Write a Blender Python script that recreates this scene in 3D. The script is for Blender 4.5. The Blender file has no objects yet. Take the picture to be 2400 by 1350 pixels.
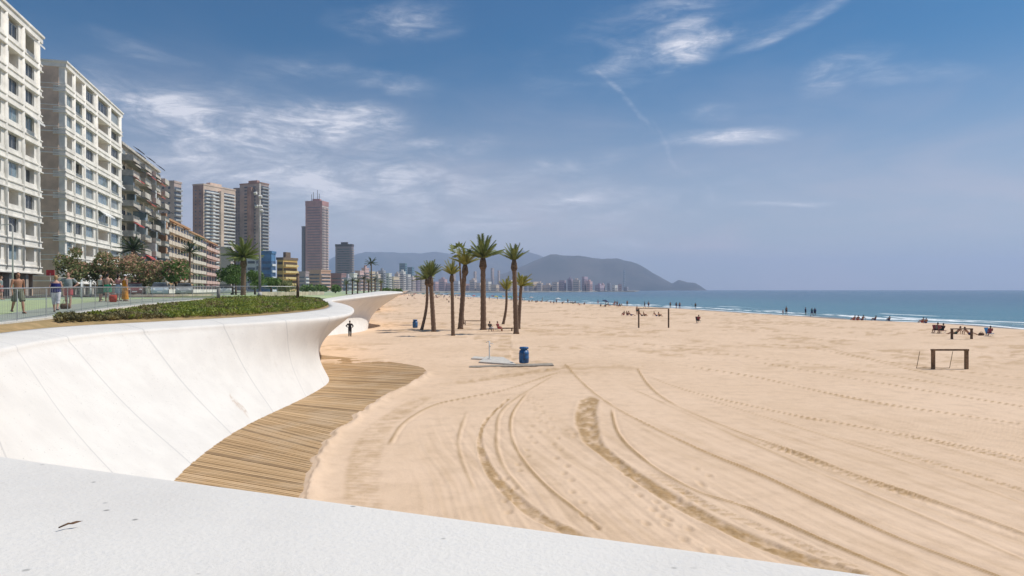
import bpy, bmesh, math, random
import numpy as np
from mathutils import Vector, Matrix, Euler
R = math.radians
random.seed(7); rng = np.random.default_rng(7)
scene = bpy.context.scene
COL = scene.collection
# ------------------------------------------------------------------ camera, sky, sun, exposure
CAMZ = 5.0; F = 1600.0; HOR = 679.0
cd = bpy.data.cameras.new('camera'); cam = bpy.data.objects.new('camera', cd); COL.objects.link(cam)
cam.location = (0, 0, CAMZ); cam.rotation_euler = (R(90), 0, 0)
cd.sensor_width = 36; cd.lens = 24.0; cd.shift_y = 4/2400; cd.clip_start = 0.1; cd.clip_end = 80000
scene.camera = cam
scene.view_settings.view_transform = 'Standard'; scene.view_settings.look = 'None'
scene.cycles.volume_bounces = 1
scene.view_settings.exposure = 0.3; scene.view_settings.gamma = 1
SUN_EL, SUN_AZ = 56.0, 74.0            # azimuth from +Y towards +X
SKY_STR = 0.075
sl = bpy.data.lights.new('sun', 'SUN'); sun = bpy.data.objects.new('sun', sl); COL.objects.link(sun)
sl.energy = 3.4; sl.angle = R(0.5); sl.color = (1.0, 0.94, 0.855)
sd = Vector((math.cos(R(SUN_EL))*math.sin(R(SUN_AZ)), math.cos(R(SUN_EL))*math.cos(R(SUN_AZ)), math.sin(R(SUN_EL))))
sun.rotation_euler = (-sd).to_track_quat('-Z', 'Y').to_euler(); sun.location = (30, 10, 60)
W = bpy.data.worlds.new('World'); scene.world = W; W.use_nodes = True
wt = W.node_tree; wt.nodes.clear()
def N(t, typ, **kw):
    n = t.nodes.new(typ)
    for k, v in kw.items(): setattr(n, k, v)
    return n
def lk(t, a, b): t.links.new(a, b)
def mth(t, op, a, b=None, c=None, clamp=False):
    n = N(t, 'ShaderNodeMath', operation=op); n.use_clamp = clamp
    for i, v in enumerate((a, b, c)):
        if v is None: continue
        if isinstance(v, (int, float)): n.inputs[i].default_value = v
        else: lk(t, v, n.inputs[i])
    return n.outputs[0]
def mixc(t, f, a, b, blend='MIX'):
    n = N(t, 'ShaderNodeMix', data_type='RGBA', blend_type=blend)
    for i, v in ((0, f), (6, a), (7, b)):
        if isinstance(v, (int, float)): n.inputs[i].default_value = v
        elif isinstance(v, tuple): n.inputs[i].default_value = (*v[:3], 1)
        else: lk(t, v, n.inputs[i])
    return n.outputs[2]
sky = N(wt, 'ShaderNodeTexSky', sky_type='NISHITA'); sky.sun_disc = False
sky.sun_elevation = R(SUN_EL); sky.sun_rotation = R(SUN_AZ); sky.altitude = 0
sky.air_density = 1.0; sky.dust_density = 0.4; sky.ozone_density = 2.2
tc = N(wt, 'ShaderNodeTexCoord'); sp = N(wt, 'ShaderNodeSeparateXYZ'); lk(wt, tc.outputs['Generated'], sp.inputs[0])
az = mth(wt, 'ARCTAN2', sp.outputs[0], sp.outputs[1]); el = mth(wt, 'ARCSINE', sp.outputs[2])
cmb = N(wt, 'ShaderNodeCombineXYZ'); lk(wt, az, cmb.inputs[0]); lk(wt, el, cmb.inputs[1])
def noise(t, vec, sc, det=4, rough=.55, dist=0, out=0):
    n = N(t, 'ShaderNodeTexNoise'); n.inputs['Scale'].default_value = sc; n.inputs['Detail'].default_value = det
    n.inputs['Roughness'].default_value = rough; n.inputs['Distortion'].default_value = dist
    if vec is not None: lk(t, vec, n.inputs['Vector'])
    return n.outputs[out]
def mapping(t, vec, sc=(1, 1, 1), rot=(0, 0, 0), loc=(0, 0, 0)):
    m = N(t, 'ShaderNodeMapping'); m.inputs['Scale'].default_value = sc; m.inputs['Rotation'].default_value = rot; m.inputs['Location'].default_value = loc
    lk(t, vec, m.inputs['Vector']); return m.outputs[0]
def mrange(t, v, a, b, c=0., d=1., smooth=True):
    n = N(t, 'ShaderNodeMapRange'); n.interpolation_type = 'SMOOTHSTEP' if smooth else 'LINEAR'
    lk(t, v, n.inputs[0])
    for i, x in enumerate((a, b, c, d)): n.inputs[i+1].default_value = x
    return n.outputs[0]
wv = mapping(wt, cmb.outputs[0], (5.5, 16, 1), (0, 0, R(-7)))
wisp = mrange(wt, noise(wt, wv, 1.5, 9, .62, .9), .34, .72)
fine = mrange(wt, noise(wt, mapping(wt, cmb.outputs[0], (14, 60, 1), (0, 0, R(-9))), 1.2, 8, .65, 1.2), .3, .75)
# warp for the cloud outlines
wn = N(wt, 'ShaderNodeTexNoise'); wn.inputs['Scale'].default_value = 5; wn.inputs['Detail'].default_value = 5; lk(wt, cmb.outputs[0], wn.inputs['Vector'])
va = N(wt, 'ShaderNodeVectorMath', operation='MULTIPLY_ADD'); lk(wt, wn.outputs['Color'], va.inputs[0]); va.inputs[1].default_value = (.12, .07, 0)
vs = N(wt, 'ShaderNodeVectorMath', operation='ADD'); vs.inputs[1].default_value = (-.06, -.035, 0); lk(wt, cmb.outputs[0], vs.inputs[0]); lk(wt, vs.outputs[0], va.inputs[2])
CL = [(520, 330, 520, 150, -4, .42), (700, 440, 620, 100, 2, .50), (1250, 500, 600, 90, 6, .34), (1500, 90, 300, 110, 20, .22), (340, 260, 220, 80, -10, .45), (390, 280, 170, 75, -8, .50), (600, 320, 130, 55, 0, .6), (760, 300, 220, 52, 4, .95), (830, 430, 260, 45, 0, .6), (560, 400, 260, 60, 0, .45),
      (930, 52, 170, 42, 5, .45), (880, 200, 160, 34, 0, .30), (1050, 352, 130, 24, 4, .5), (1320, 468, 120, 16, 2, .6), (1200, 420, 330, 26, 10, .35),
      (1600, 50, 110, 90, 30, .26), (1660, 85, 360, 26, 10, .42), (1580, 135, 90, 36, 10, .55), (1880, 50, 200, 20, 15, .4), (1710, 325, 160, 22, 4, .95),
      (1990, 165, 110, 45, 10, .60), (2150, 180, 130, 30, -10, .25), (1840, 481, 140, 10, 2, .55), (1430, 575, 85, 30, 0, .75), (1650, 275, 80, 22, 5, .35),
      (1440, 215, 130, 7, -52, .26), (1590, 390, 130, 6, -52, .20), (1010, 525, 330, 30, 4, .4), (690, 170, 120, 35, 5, .25), (320, 130, 130, 30, -10, .2)]
tot = None
for (cx, cy, rx, ry, rot, st) in CL:
    dx = cx-1200; dy = HOR-cy
    a0 = math.atan2(dx, F); e0 = math.atan2(dy, math.hypot(dx, F))
    ca, sa = math.cos(R(rot)), math.sin(R(rot))
    k = math.cos(a0)**1.5
    m = mapping(wt, va.outputs[0], (1, 1, 1), (0, 0, 0), (-a0, -e0, 0))
    m = mapping(wt, m, (1, 1, 1), (0, 0, R(-rot)))
    m = mapping(wt, m, (F/rx/k, F/ry/k, 1))
    ln = N(wt, 'ShaderNodeVectorMath', operation='LENGTH'); lk(wt, m, ln.inputs[0])
    v = mrange(wt, ln.outputs['Value'], 1.25, 0.0, 0, st)
    tot = v if tot is None else mth(wt, 'ADD', tot, v)
cl = mth(wt, 'MULTIPLY', tot, mth(wt, 'MULTIPLY', mth(wt, 'ADD', wisp, .12), mth(wt, 'ADD', mth(wt, 'MULTIPLY', fine, .75), .35)))
veil = mth(wt, 'MULTIPLY', mrange(wt, noise(wt, mapping(wt, cmb.outputs[0], (3, 9, 1)), 1.3, 4, .6, .4), .35, .8), mrange(wt, el, .42, .03, 0.0, .28))
veil = mth(wt, 'ADD', veil, mrange(wt, el, .34, -.02, 0, .74))
cf = mth(wt, 'MULTIPLY', cl, 1.45, clamp=True)
hs = N(wt, 'ShaderNodeHueSaturation'); hs.inputs['Saturation'].default_value = 1.25; hs.inputs['Value'].default_value = 1.0; lk(wt, sky.outputs[0], hs.inputs['Color'])
tint = mixc(wt, 1.0, hs.outputs[0], (.18, .64, .77), 'MULTIPLY')
cv = mixc(wt, mth(wt, 'MINIMUM', veil, .9), tint, (7.3, 6.5, 7.1))
cc = mixc(wt, cf, cv, (8.3, 8.5, 9.5))
bg = N(wt, 'ShaderNodeBackground'); lk(wt, cc, bg.inputs[0]); bg.inputs[1].default_value = SKY_STR
wo = N(wt, 'ShaderNodeOutputWorld'); lk(wt, bg.outputs[0], wo.inputs[0])

# ------------------------------------------------------------------ helpers
def pt(px, py, z):
    Y = F*(CAMZ-z)/(py-HOR)
    return Vector(((px-1200)/F*Y, Y, z))
def px_x(px, Y): return (px-1200)/F*Y
def py_z(py, Y): return CAMZ-(py-HOR)/F*Y
MATS = {}
def mat(name, col, rough=.8, var=.15, scale=3.0, bump=0, bscale=30, metal=0, spec=.3, col2=None, trans=0, stretch=(1, 1, 1)):
    if name in MATS: return MATS[name]
    m = bpy.data.materials.new(name); m.use_nodes = True; t = m.node_tree
    b = t.nodes['Principled BSDF']; b.inputs['Roughness'].default_value = rough; b.inputs['Metallic'].default_value = metal
    b.inputs['Specular IOR Level'].default_value = spec
    tc = N(t, 'ShaderNodeTexCoord'); v = mapping(t, tc.outputs['Object'], stretch)
    n1 = noise(t, v, scale, 6, .6)
    c2 = col2 or tuple(max(0, c*(1-2*var)) for c in col)
    c1 = col if col2 else tuple(min(1, c*(1+var*.6)) for c in col)
    f = mrange(t, n1, .3, .7)
    lk(t, mixc(t, f, c1, c2), b.inputs['Base Color'])
    if bump:
        bn = N(t, 'ShaderNodeBump'); bn.inputs['Strength'].default_value = bump; bn.inputs['Distance'].default_value = .02
        lk(t, noise(t, tc.outputs['Object'], bscale, 4), bn.inputs['Height']); lk(t, bn.outputs[0], b.inputs['Normal'])
    if trans:
        # thin leaves: light passes through
        tr = N(t, 'ShaderNodeBsdfTranslucent'); lk(t, mixc(t, f, c1, c2), tr.inputs[0]); mx = N(t, 'ShaderNodeMixShader'); mx.inputs[0].default_value = trans
        lk(t, b.outputs[0], mx.inputs[1]); lk(t, tr.outputs[0], mx.inputs[2]); lk(t, mx.outputs[0], t.nodes['Material Output'].inputs[0])
    MATS[name] = m; return m
class MB:
    def __init__(s): s.v = []; s.f = []; s.sm = []
    def add(s, vs, fs, smooth=False):
        o = len(s.v); s.v += [tuple(p) for p in vs]; s.f += [tuple(i+o for i in f) for f in fs]; s.sm += [smooth]*len(fs); return s
    def box(s, x0, x1, y0, y1, z0, z1, M=None):
        vs = [Vector((x, y, z)) for z in (z0, z1) for y in (y0, y1) for x in (x0, x1)]
        if M is not None: vs = [M @ p for p in vs]
        return s.add(vs, [(0, 2, 3, 1), (4, 5, 7, 6), (0, 1, 5, 4), (2, 6, 7, 3), (0, 4, 6, 2), (1, 3, 7, 5)])
    def tube(s, pts, rs, n=8, cap=True, smooth=True, flat=1.0):
        pts = [Vector(p) for p in pts]
        if isinstance(rs, (int, float)): rs = [rs]*len(pts)
        vs = []; prev = None
        for i, p in enumerate(pts):
            d = (pts[min(i+1, len(pts)-1)]-pts[max(i-1, 0)]).normalized()
            ref = prev if prev is not None else (Vector((1, 0, 0)) if abs(d.x) < .9 else Vector((0, 1, 0)))
            a = (ref-d*ref.dot(d)).normalized(); prev = a; b = d.cross(a)
            for k in range(n):
                th = 2*math.pi*k/n; vs.append(p+a*math.cos(th)*rs[i]+b*math.sin(th)*rs[i]*flat)
        fs = [(i*n+k, i*n+(k+1) % n, (i+1)*n+(k+1) % n, (i+1)*n+k) for i in range(len(pts)-1) for k in range(n)]
        s.add(vs, fs, smooth)
        if cap: s.add([], [])
        if cap:
            o = len(s.v)-len(vs); s.f.append(tuple(o+k for k in reversed(range(n)))); s.f.append(tuple(o+(len(pts)-1)*n+k for k in range(n))); s.sm += [False, False]
        return s
    def ell(s, c, r, n=12, m=8, M=None):
        c = Vector(c); vs = []; 
        for i in range(m+1):
            ph = math.pi*i/m
            for k in range(n):
                th = 2*math.pi*k/n; q = Vector((r[0]*math.sin(ph)*math.cos(th), r[1]*math.sin(ph)*math.sin(th), -r[2]*math.cos(ph)))
                vs.append(c+(M @ q if M is not None else q))
        return s.add(vs, [(i*n+k, i*n+(k+1) % n, (i+1)*n+(k+1) % n, (i+1)*n+k) for i in range(m) for k in range(n)], True)
    def loft(s, rings, n=14, ax=Vector((1, 0, 0)), ay=Vector((0, 1, 0))):   # rings: (centre, rx, ry)
        vs = []
        for (c, rx, ry) in rings:
            c = Vector(c)
            for k in range(n):
                th = 2*math.pi*k/n; vs.append(c+ax*rx*math.cos(th)+ay*ry*math.sin(th))
        m = len(rings)
        s.add(vs, [(i*n+k, i*n+(k+1) % n, (i+1)*n+(k+1) % n, (i+1)*n+k) for i in range(m-1) for k in range(n)], True)
        o = len(s.v)-len(vs); s.f += [tuple(o+k for k in reversed(range(n))), tuple(o+(m-1)*n+k for k in range(n))]; s.sm += [True, True]
        return s
    def mesh(s, name):
        me = bpy.data.meshes.new(name); me.from_pydata(s.v, [], s.f)
        me.polygons.foreach_set('use_smooth', s.sm); me.update(); return me
    def build(s, name, m, parent=None):
        o = bpy.data.objects.new(name, s.mesh(name)); o.data.materials.append(m); COL.objects.link(o)
        if parent is not None: o.parent = parent
        return o
def tag(o, label=None, cat=None, group=None, kind=None):
    if label: o['label'] = label
    if cat: o['category'] = cat
    if group: o['group'] = group
    if kind: o['kind'] = kind
    return o
def empty(name, loc, rz=0, label=None, cat=None, group=None):
    e = bpy.data.objects.new(name, None); e.empty_display_size = .2; e.location = loc; e.rotation_euler = (0, 0, rz); COL.objects.link(e)
    return tag(e, label, cat, group)
def copy_tree(o, parent=None):
    c = o.copy(); COL.objects.link(c)
    if parent is not None: c.parent = parent
    for ch in o.children: copy_tree(ch, c)
    return c
def setmat(o, m):
    o.material_slots[0].link = 'OBJECT'; o.material_slots[0].material = m
def npmesh(name, V, Fq, m, attrs=None, smooth=True):
    me = bpy.data.meshes.new(name); me.vertices.add(len(V)); me.vertices.foreach_set('co', np.asarray(V, np.float32).ravel())
    Fq = np.asarray(Fq, np.int32); me.loops.add(Fq.size); me.loops.foreach_set('vertex_index', Fq.ravel())
    me.polygons.add(len(Fq)); me.polygons.foreach_set('loop_start', np.arange(0, Fq.size, 4, dtype=np.int32)); me.polygons.foreach_set('loop_total', np.full(len(Fq), 4, np.int32))
    me.update(calc_edges=True); me.polygons.foreach_set('use_smooth', np.full(len(Fq), smooth)); 
    for k, a in (attrs or {}).items():
        at = me.attributes.new(k, 'FLOAT', 'POINT'); at.data.foreach_set('value', np.asarray(a, np.float32))
    me.validate(); me.materials.append(m); o = bpy.data.objects.new(name, me); COL.objects.link(o); return o
def grid_faces(nr, nc):
    i = np.arange(nr-1)[:, None]*nc+np.arange(nc-1)[None, :]; i = i.ravel()
    return np.stack([i, i+1, i+nc+1, i+nc], 1)

# ------------------------------------------------------------------ shoreline
SEA = -0.3
SH = [(2400, 771), (2290, 762), (2180, 757), (2000, 749), (1900, 742), (1800, 736), (1700, 730), (1620, 724), (1500, 718.5), (1400, 713), (1300, 708), (1220, 703.5), (1150, 698.5), (1090, 695), (1040, 691), (985, 688)]
shp = [pt(a, b, SEA) for a, b in SH]
SY = np.array([-600., 0.]+[p.y for p in shp]+[1400., 2200.]); SX = np.array([300., 105.]+[p.x for p in shp]+[-160., -160.])
def shore_d(X, Y):                      # > 0 in the sea, metres
    x = np.interp(Y, SY, SX); g = (np.interp(Y+2, SY, SX)-np.interp(Y-2, SY, SX))/4
    return (X-x)/np.sqrt(1+g*g)
def vnoise(X, Y, sc, seed=0):           # smooth value noise
    r = np.random.default_rng(seed); T = r.random((257, 257)); x = X/sc; y = Y/sc
    xi = np.floor(x).astype(int); yi = np.floor(y).astype(int); fx = x-xi; fy = y-yi; fx = fx*fx*(3-2*fx); fy = fy*fy*(3-2*fy)
    xi %= 256; yi %= 256
    return (T[yi, xi]*(1-fx)+T[yi, xi+1]*fx)*(1-fy)+(T[yi+1, xi]*(1-fx)+T[yi+1, xi+1]*fx)*fy
def fnoise(X, Y, sc, o=4, seed=0): return sum(vnoise(X, Y, sc/2**i, seed+i)/2**i for i in range(o))/sum(1/2**i for i in range(o))
def vsm(x, a, b):
    t = np.clip((x-a)/(b-a), 0, 1); return t*t*(3-2*t)

# ------------------------------------------------------------------ sand with tractor tracks
def smooth_line(pts, n=240):
    P = np.array(pts); t = np.arange(len(P)); tt = np.linspace(0, len(P)-1, n)
    out = []
    for q in tt:
        i = int(min(q, len(P)-2)); f = q-i; p0 = P[max(i-1, 0)]; p1 = P[i]; p2 = P[i+1]; p3 = P[min(i+2, len(P)-1)]
        out.append(.5*((2*p1)+(-p0+p2)*f+(2*p0-5*p1+4*p2-p3)*f*f+(-p0+3*p1-3*p2+p3)*f**3))
    return np.array(out)
TR = [  # kind, half width, strength, pixels (top to bottom)
 ('churn', .40, 1.0, [(1386, 930), (1373, 970), (1387, 1031), (1451, 1088), (1522, 1137), (1621, 1198), (1748, 1258), (1862, 1304), (1975, 1340), (2100, 1385)]),
 ('churn', .17, .9, [(1196, 932), (1143, 982), (1125, 1031), (1143, 1095), (1196, 1159), (1267, 1215), (1340, 1250), (1420, 1300)]),
 ('line', .04, .7, [(1238, 918), (1203, 967), (1199, 1017), (1224, 1074), (1288, 1145), (1408, 1237)]),
 ('rib', .45, .8, [(1000, 925), (898, 996), (860, 1060), (849, 1120), (852, 1200)]),
 ('line', .04, 1.0, [(1323, 851), (1373, 904), (1451, 960), (1621, 1045), (1805, 1123), (2046, 1237), (2315, 1343), (2400, 1375)]),
 ('line', .045, .9, [(1433, 955), (1451, 1017), (1515, 1081), (1621, 1145), (1762, 1194), (1940, 1272), (2150, 1360)]),
 ('line', .05, .8, [(1493, 861), (1522, 904), (1578, 946), (1727, 1010), (1869, 1060), (2010, 1113), (2187, 1173), (2440, 1265)]),
 ('tread', .16, 1.0, [(1760, 1030), (1869, 1066), (2010, 1119), (2187, 1180), (2440, 1276)]),
 ('line', .05, .8, [(1522, 882), (1621, 918), (1833, 967), (2010, 999), (2187, 1031), (2440, 1082)]),
 ('tread', .12, .7, [(1833, 970), (2010, 1003), (2187, 1036), (2440, 1092)]),
 ('tread', .12, .6, [(1990, 1030), (2187, 1085), (2440, 1162)]),
 ('line', .06, .8, [(1585, 854), (1762, 882), (1940, 921), (2117, 953), (2440, 1000)]),
 ('tread', .14, .5, [(1900, 915), (2117, 957), (2440, 1008)]),
 ('line', .07, .7, [(1762, 847), (1975, 882), (2187, 918), (2440, 960)]),
 ('tread', .15, .45, [(1465, 1066), (1621, 1165), (1762, 1228), (1940, 1305), (2060, 1360)]),
 ('line', .05, .5, [(1470, 905), (1700, 1010), (1950, 1120), (2200, 1225), (2440, 1330)]),
 ('line', .05, .5, [(1640, 930), (1900, 1010), (2150, 1090), (2440, 1195)]),
 ('line', .06, .7, [(1323, 868), (1196, 911), (1097, 932), (1019, 950), (950, 990), (915, 1040)]),
 ('churn', .55, .45, [(1316, 861), (1250, 872), (1150, 886), (1050, 900)]),
 ('line', .05, .4, [(1097, 960), (1075, 1038), (1111, 1145)]),
 ('line', .05, .5, [(1300, 880), (1190, 950), (1165, 1020), (1180, 1090), (1240, 1165)]),
 ('line', .12, .5, [(1640, 800), (1900, 815), (2200, 880), (2440, 915)]),
 ('line', .15, .5, [(1900, 800), (2020, 835), (2180, 862), (2440, 890)]),
 ('line', .12, .45, [(1460, 800), (1700, 830), (1950, 860), (2440, 935)]),
]
def sand_fields(X, Y):
    h = (fnoise(X, Y, 9, 3, 3)-.5)*.16*vsm(Y, 25, 60)+(fnoise(X, Y, 1.3, 3, 9)-.5)*.07*vsm(Y, 38, 60)
    ch = np.zeros_like(X)
    rough = vsm(fnoise(X, Y, 6, 3, 21), .45, .62)*vsm(Y, 36, 50)
    h += rough*(fnoise(X, Y, .7, 2, 33)-.5)*.09
    ch += rough*.55*vsm(fnoise(X, Y, .9, 3, 5), .4, .7)
    # scuffed sand by the shower pad
    q = np.exp(-(((X-1.2)/5.5)**2+((Y-43)/3.6)**2)); h += q*(fnoise(X, Y, .45, 2, 41)-.5)*.12; ch += q*.45*fnoise(X, Y, .9, 3, 55)
    for kind, hw, st, pts in TR:
        g = np.array([pt(a, b, 0.0)[:2] for a, b in pts]); g = smooth_line(g); g = g[np.argsort(g[:, 1])]
        gy = g[:, 1]; gx = g[:, 0]; s = np.concatenate([[0], np.cumsum(np.hypot(np.diff(gx), np.diff(gy)))])
        m = np.where((Y > gy[0]-.5) & (Y < gy[-1]+.5))
        x, y = X[m], Y[m]; cx = np.interp(y, gy, gx); sl = (np.interp(y+.15, gy, gx)-np.interp(y-.15, gy, gx))/.3
        d = (x-cx)/np.sqrt(1+sl*sl); ss = np.interp(y, gy, s)
        fade = vsm(y, gy[0]-.4, gy[0]+.6)*(1-vsm(y, gy[-1]-1.5*(kind != 'churn')-.6, gy[-1]+.3))
        w = hw*(1+.35*(fnoise(x, y, 1.1, 3, 13)-.5))
        if kind == 'churn' and hw > .3: w = w*(.55+.45*vsm(y, 20, 26))*np.sqrt(np.clip((gy[-1]+.1-y)/1.2, .02, 1))
        if kind == 'churn' and hw < .3: w = w*(.35+.65*(1-vsm(y, 17, 24)))
        dh = np.zeros_like(d); dc = np.zeros_like(d)
        core = 1-vsm(np.abs(d), w*.75, w*1.25)
        if kind == 'churn':
            lump = fnoise(x, y, .28, 3, 61)-.5; rib = np.sin(2*np.pi*(ss/.24+np.abs(d)/.5))
            dh = core*(-.02+lump*.12+rib*.012)+.018*np.exp(-((np.abs(d)-w*1.25)/(.3*w))**2); dc = core*(.85+lump*2.4)
        elif kind == 'rib':
            dh = core*(.018*np.sin(2*np.pi*(ss/.3+d*.6))*vsm(fnoise(x, y, 1.2, 2, 4), .3, .6)+(fnoise(x, y, .25, 2, 62)-.5)*.05); dc = core*(.45*vsm(fnoise(x, y, .5, 3, 8), .3, .7)+.25*(np.sin(2*np.pi*(ss/.3+d*.6)) > .2))
        elif kind == 'tread':
            br = vsm(fnoise(x, y, 3, 2, 17), .25, .5)
            dh = core*(-.02+.02*np.sign(np.sin(2*np.pi*(ss/.34+np.abs(d)/.5))))*(.3+.7*br)+.012*np.exp(-((np.abs(d)-w*1.3)/.05)**2); dc = core*(.6+.45*np.sign(np.sin(2*np.pi*(ss/.34+np.abs(d)/.5))))*br
        else:
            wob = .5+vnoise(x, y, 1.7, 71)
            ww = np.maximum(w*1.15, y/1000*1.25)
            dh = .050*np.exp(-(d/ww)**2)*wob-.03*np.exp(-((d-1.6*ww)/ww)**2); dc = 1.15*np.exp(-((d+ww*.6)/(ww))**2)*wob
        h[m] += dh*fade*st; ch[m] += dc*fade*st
    # fine drag lines of the beach cleaner, roughly parallel to the sweeps
    g = smooth_line(np.array([pt(a, b, 0.0)[:2] for a, b in TR[4][3]])); g = g[np.argsort(g[:, 1])]
    d = X-np.interp(Y, g[:, 1], g[:, 0]); d2 = d+.35*fnoise(X, Y, 7, 2, 91)
    near = (1-vsm(Y, 22, 30))*vsm(X+.15*Y, -1, 2)
    am = near*(.25+.75*fnoise(d2*3, Y*.12, 1.0, 3, 19))
    h += am*.010*np.sin(2*np.pi*d2/.42)+am*.006*np.sin(2*np.pi*d2/.19+1.3); ch += am*.34*vsm(fnoise(d2*2.2, Y*.15, .5, 3, 29), .5, .75)
    # footprints
    r = np.random.default_rng(4)
    fp = []
    for a, b, n in ((pt(1255, 930, 0), pt(1215, 1200, 0), 20), (pt(1330, 1010, 0), pt(1690, 1290, 0), 24), (pt(1225, 925, 0), pt(1420, 1240, 0), 22), (pt(1640, 1100, 0), pt(1560, 1230, 0), 9)):
        for i in range(n):
            f = i/(n-1); p = a.lerp(b, f); fp.append((p.x+(.11 if i % 2 else -.11)+r.normal(0, .06)+.3*math.sin(f*5), p.y+r.normal(0, .08)))
    for _ in range(420):
        y = 42+r.random()**1.4*35; fp.append(((r.random()*1.5-.28)*y, y))
    for (fx, fy) in fp:
        m = (np.abs(X-fx) < .35) & (np.abs(Y-fy) < .45)
        if not m.any(): continue
        dd = ((X[m]-fx)/.08)**2+((Y[m]-fy)/.14)**2
        h[m] += -.035*np.exp(-dd)+.012*np.exp(-(np.sqrt(dd)-1.6)**2*3); ch[m] += .35*np.exp(-dd)
    og = smooth_line(np.array([pt(a, b, 0)[:2] for a, b in ((700, 1260), (722, 1185), (736, 1095), (768, 1038), (862, 960), (960, 903), (992, 882))])); og = og[np.argsort(og[:, 1])]
    m = np.where((Y > 10) & (Y < 41) & (X > -9) & (X < -3))[0]; x, y = X[m], Y[m]
    d = x-np.interp(y, og[:, 1], og[:, 0])+.5*(fnoise(x, y, 1.0, 3, 44)-.5); h[m] += .095*np.exp(-((d-.02)/.22)**2)+.05*(1-vsm(d, -.1, .8))*(d > 0)
    g2 = np.exp(-(((X+9.5)/5)**2+((Y-47.2)/1.6)**2)); h += .11*g2*vsm(fnoise(X, Y, 1.4, 3, 45), .3, .6)
    sdist = shore_d(X, Y)
    h += -0.3*vsm(sdist, -9, 1)-1.4*vsm(sdist, 0, 16)
    return h, np.clip(ch, 0, 1), sdist
inv = np.concatenate([np.linspace(8000/2.2, 8000/7.0, 20)[:-1], np.arange(8000/7.0, 92, -2.7), np.arange(92, 24, -1.6), np.arange(24, 6.4, -.7)])
rowsY = 8000/inv; rowsY = np.concatenate([[-40, -10], rowsY])
ratio = np.concatenate([np.linspace(-8, -.95, 30)[:-1], np.linspace(-.95, 1.0, 900), np.linspace(1.0, 8, 24)[1:]])
YY = np.repeat(rowsY[:, None], len(ratio), 1); XX = ratio[None, :]*np.maximum(YY, 2.0)
hh, cc_, sdd = sand_fields(XX.ravel(), YY.ravel())
V = np.stack([XX.ravel(), YY.ravel(), hh], 1)
def sand_mat():
    m = bpy.data.materials.new('beach_sand'); m.use_nodes = True; t = m.node_tree; b = t.nodes['Principled BSDF']
    b.inputs['Roughness'].default_value = .95; b.inputs['Specular IOR Level'].default_value = .15
    g = N(t, 'ShaderNodeNewGeometry'); P = g.outputs['Position']
    a = N(t, 'ShaderNodeAttribute'); a.attribute_name = 'churn'; s = N(t, 'ShaderNodeAttribute'); s.attribute_name = 'shore'
    n1 = noise(t, P, .12, 5, .6); n2 = noise(t, P, 1.3, 6, .65); n3 = noise(t, mapping(t, P, (1, .25, 1), (0, 0, R(-12))), 2.2, 6, .6)
    c = mixc(t, mrange(t, n1, .3, .7), (.77, .57, .405), (.70, .51, .35))
    c = mixc(t, mth(t, 'MULTIPLY', mrange(t, n2, .42, .75), .35), c, (.47, .33, .215))
    c = mixc(t, mth(t, 'MULTIPLY', mrange(t, n3, .5, .75), .35), c, (.79, .60, .44))
    gr = noise(t, P, 60, 3, .7); c = mixc(t, mth(t, 'MULTIPLY', mrange(t, gr, .5, .8), .3), c, (.40, .28, .18))
    ch = mth(t, 'MULTIPLY', a.outputs['Fac'], mth(t, 'ADD', mth(t, 'MULTIPLY', noise(t, P, 9, 4, .6), .9), .45), clamp=True)
    c = mixc(t, ch, c, (.40, .255, .12))
    c = mixc(t, mrange(t, s.outputs['Fac'], -7, -1.5), c, (.26, .20, .155))
    lk(t, c, b.inputs['Base Color']); lk(t, mrange(t, s.outputs['Fac'], -6, -.5, .95, .35), b.inputs['Roughness'])
    bn = N(t, 'ShaderNodeBump'); bn.inputs['Strength'].default_value = .6; bn.inputs['Distance'].default_value = .03
    hsum = mth(t, 'ADD', mth(t, 'MULTIPLY', noise(t, P, 14, 6, .7), .6), mth(t, 'MULTIPLY', noise(t, P, 2.4, 4, .6), 1.3))
    lk(t, hsum, bn.inputs['Height']); lk(t, bn.outputs[0], b.inputs['Normal'])
    return m
SANDM = sand_mat()
tag(npmesh('sand', V, grid_faces(len(rowsY), len(ratio)), SANDM, {'churn': cc_, 'shore': sdd}), kind='structure')
# land under the town, so that the beach reaches the streets
lm = MB()
lm.add([(-9000, -300, .5), (-60, -300, .5), (-70, 100, .5), (-200, 1000, .5), (-260, 1500, .4), (-9000, 9000, .4)], [(0, 1, 2, 3, 4, 5)])
lm.build('ground', mat('dry_earth', (.30, .25, .19), .95, .2, .05)); tag(bpy.data.objects['ground'], kind='structure')

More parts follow.
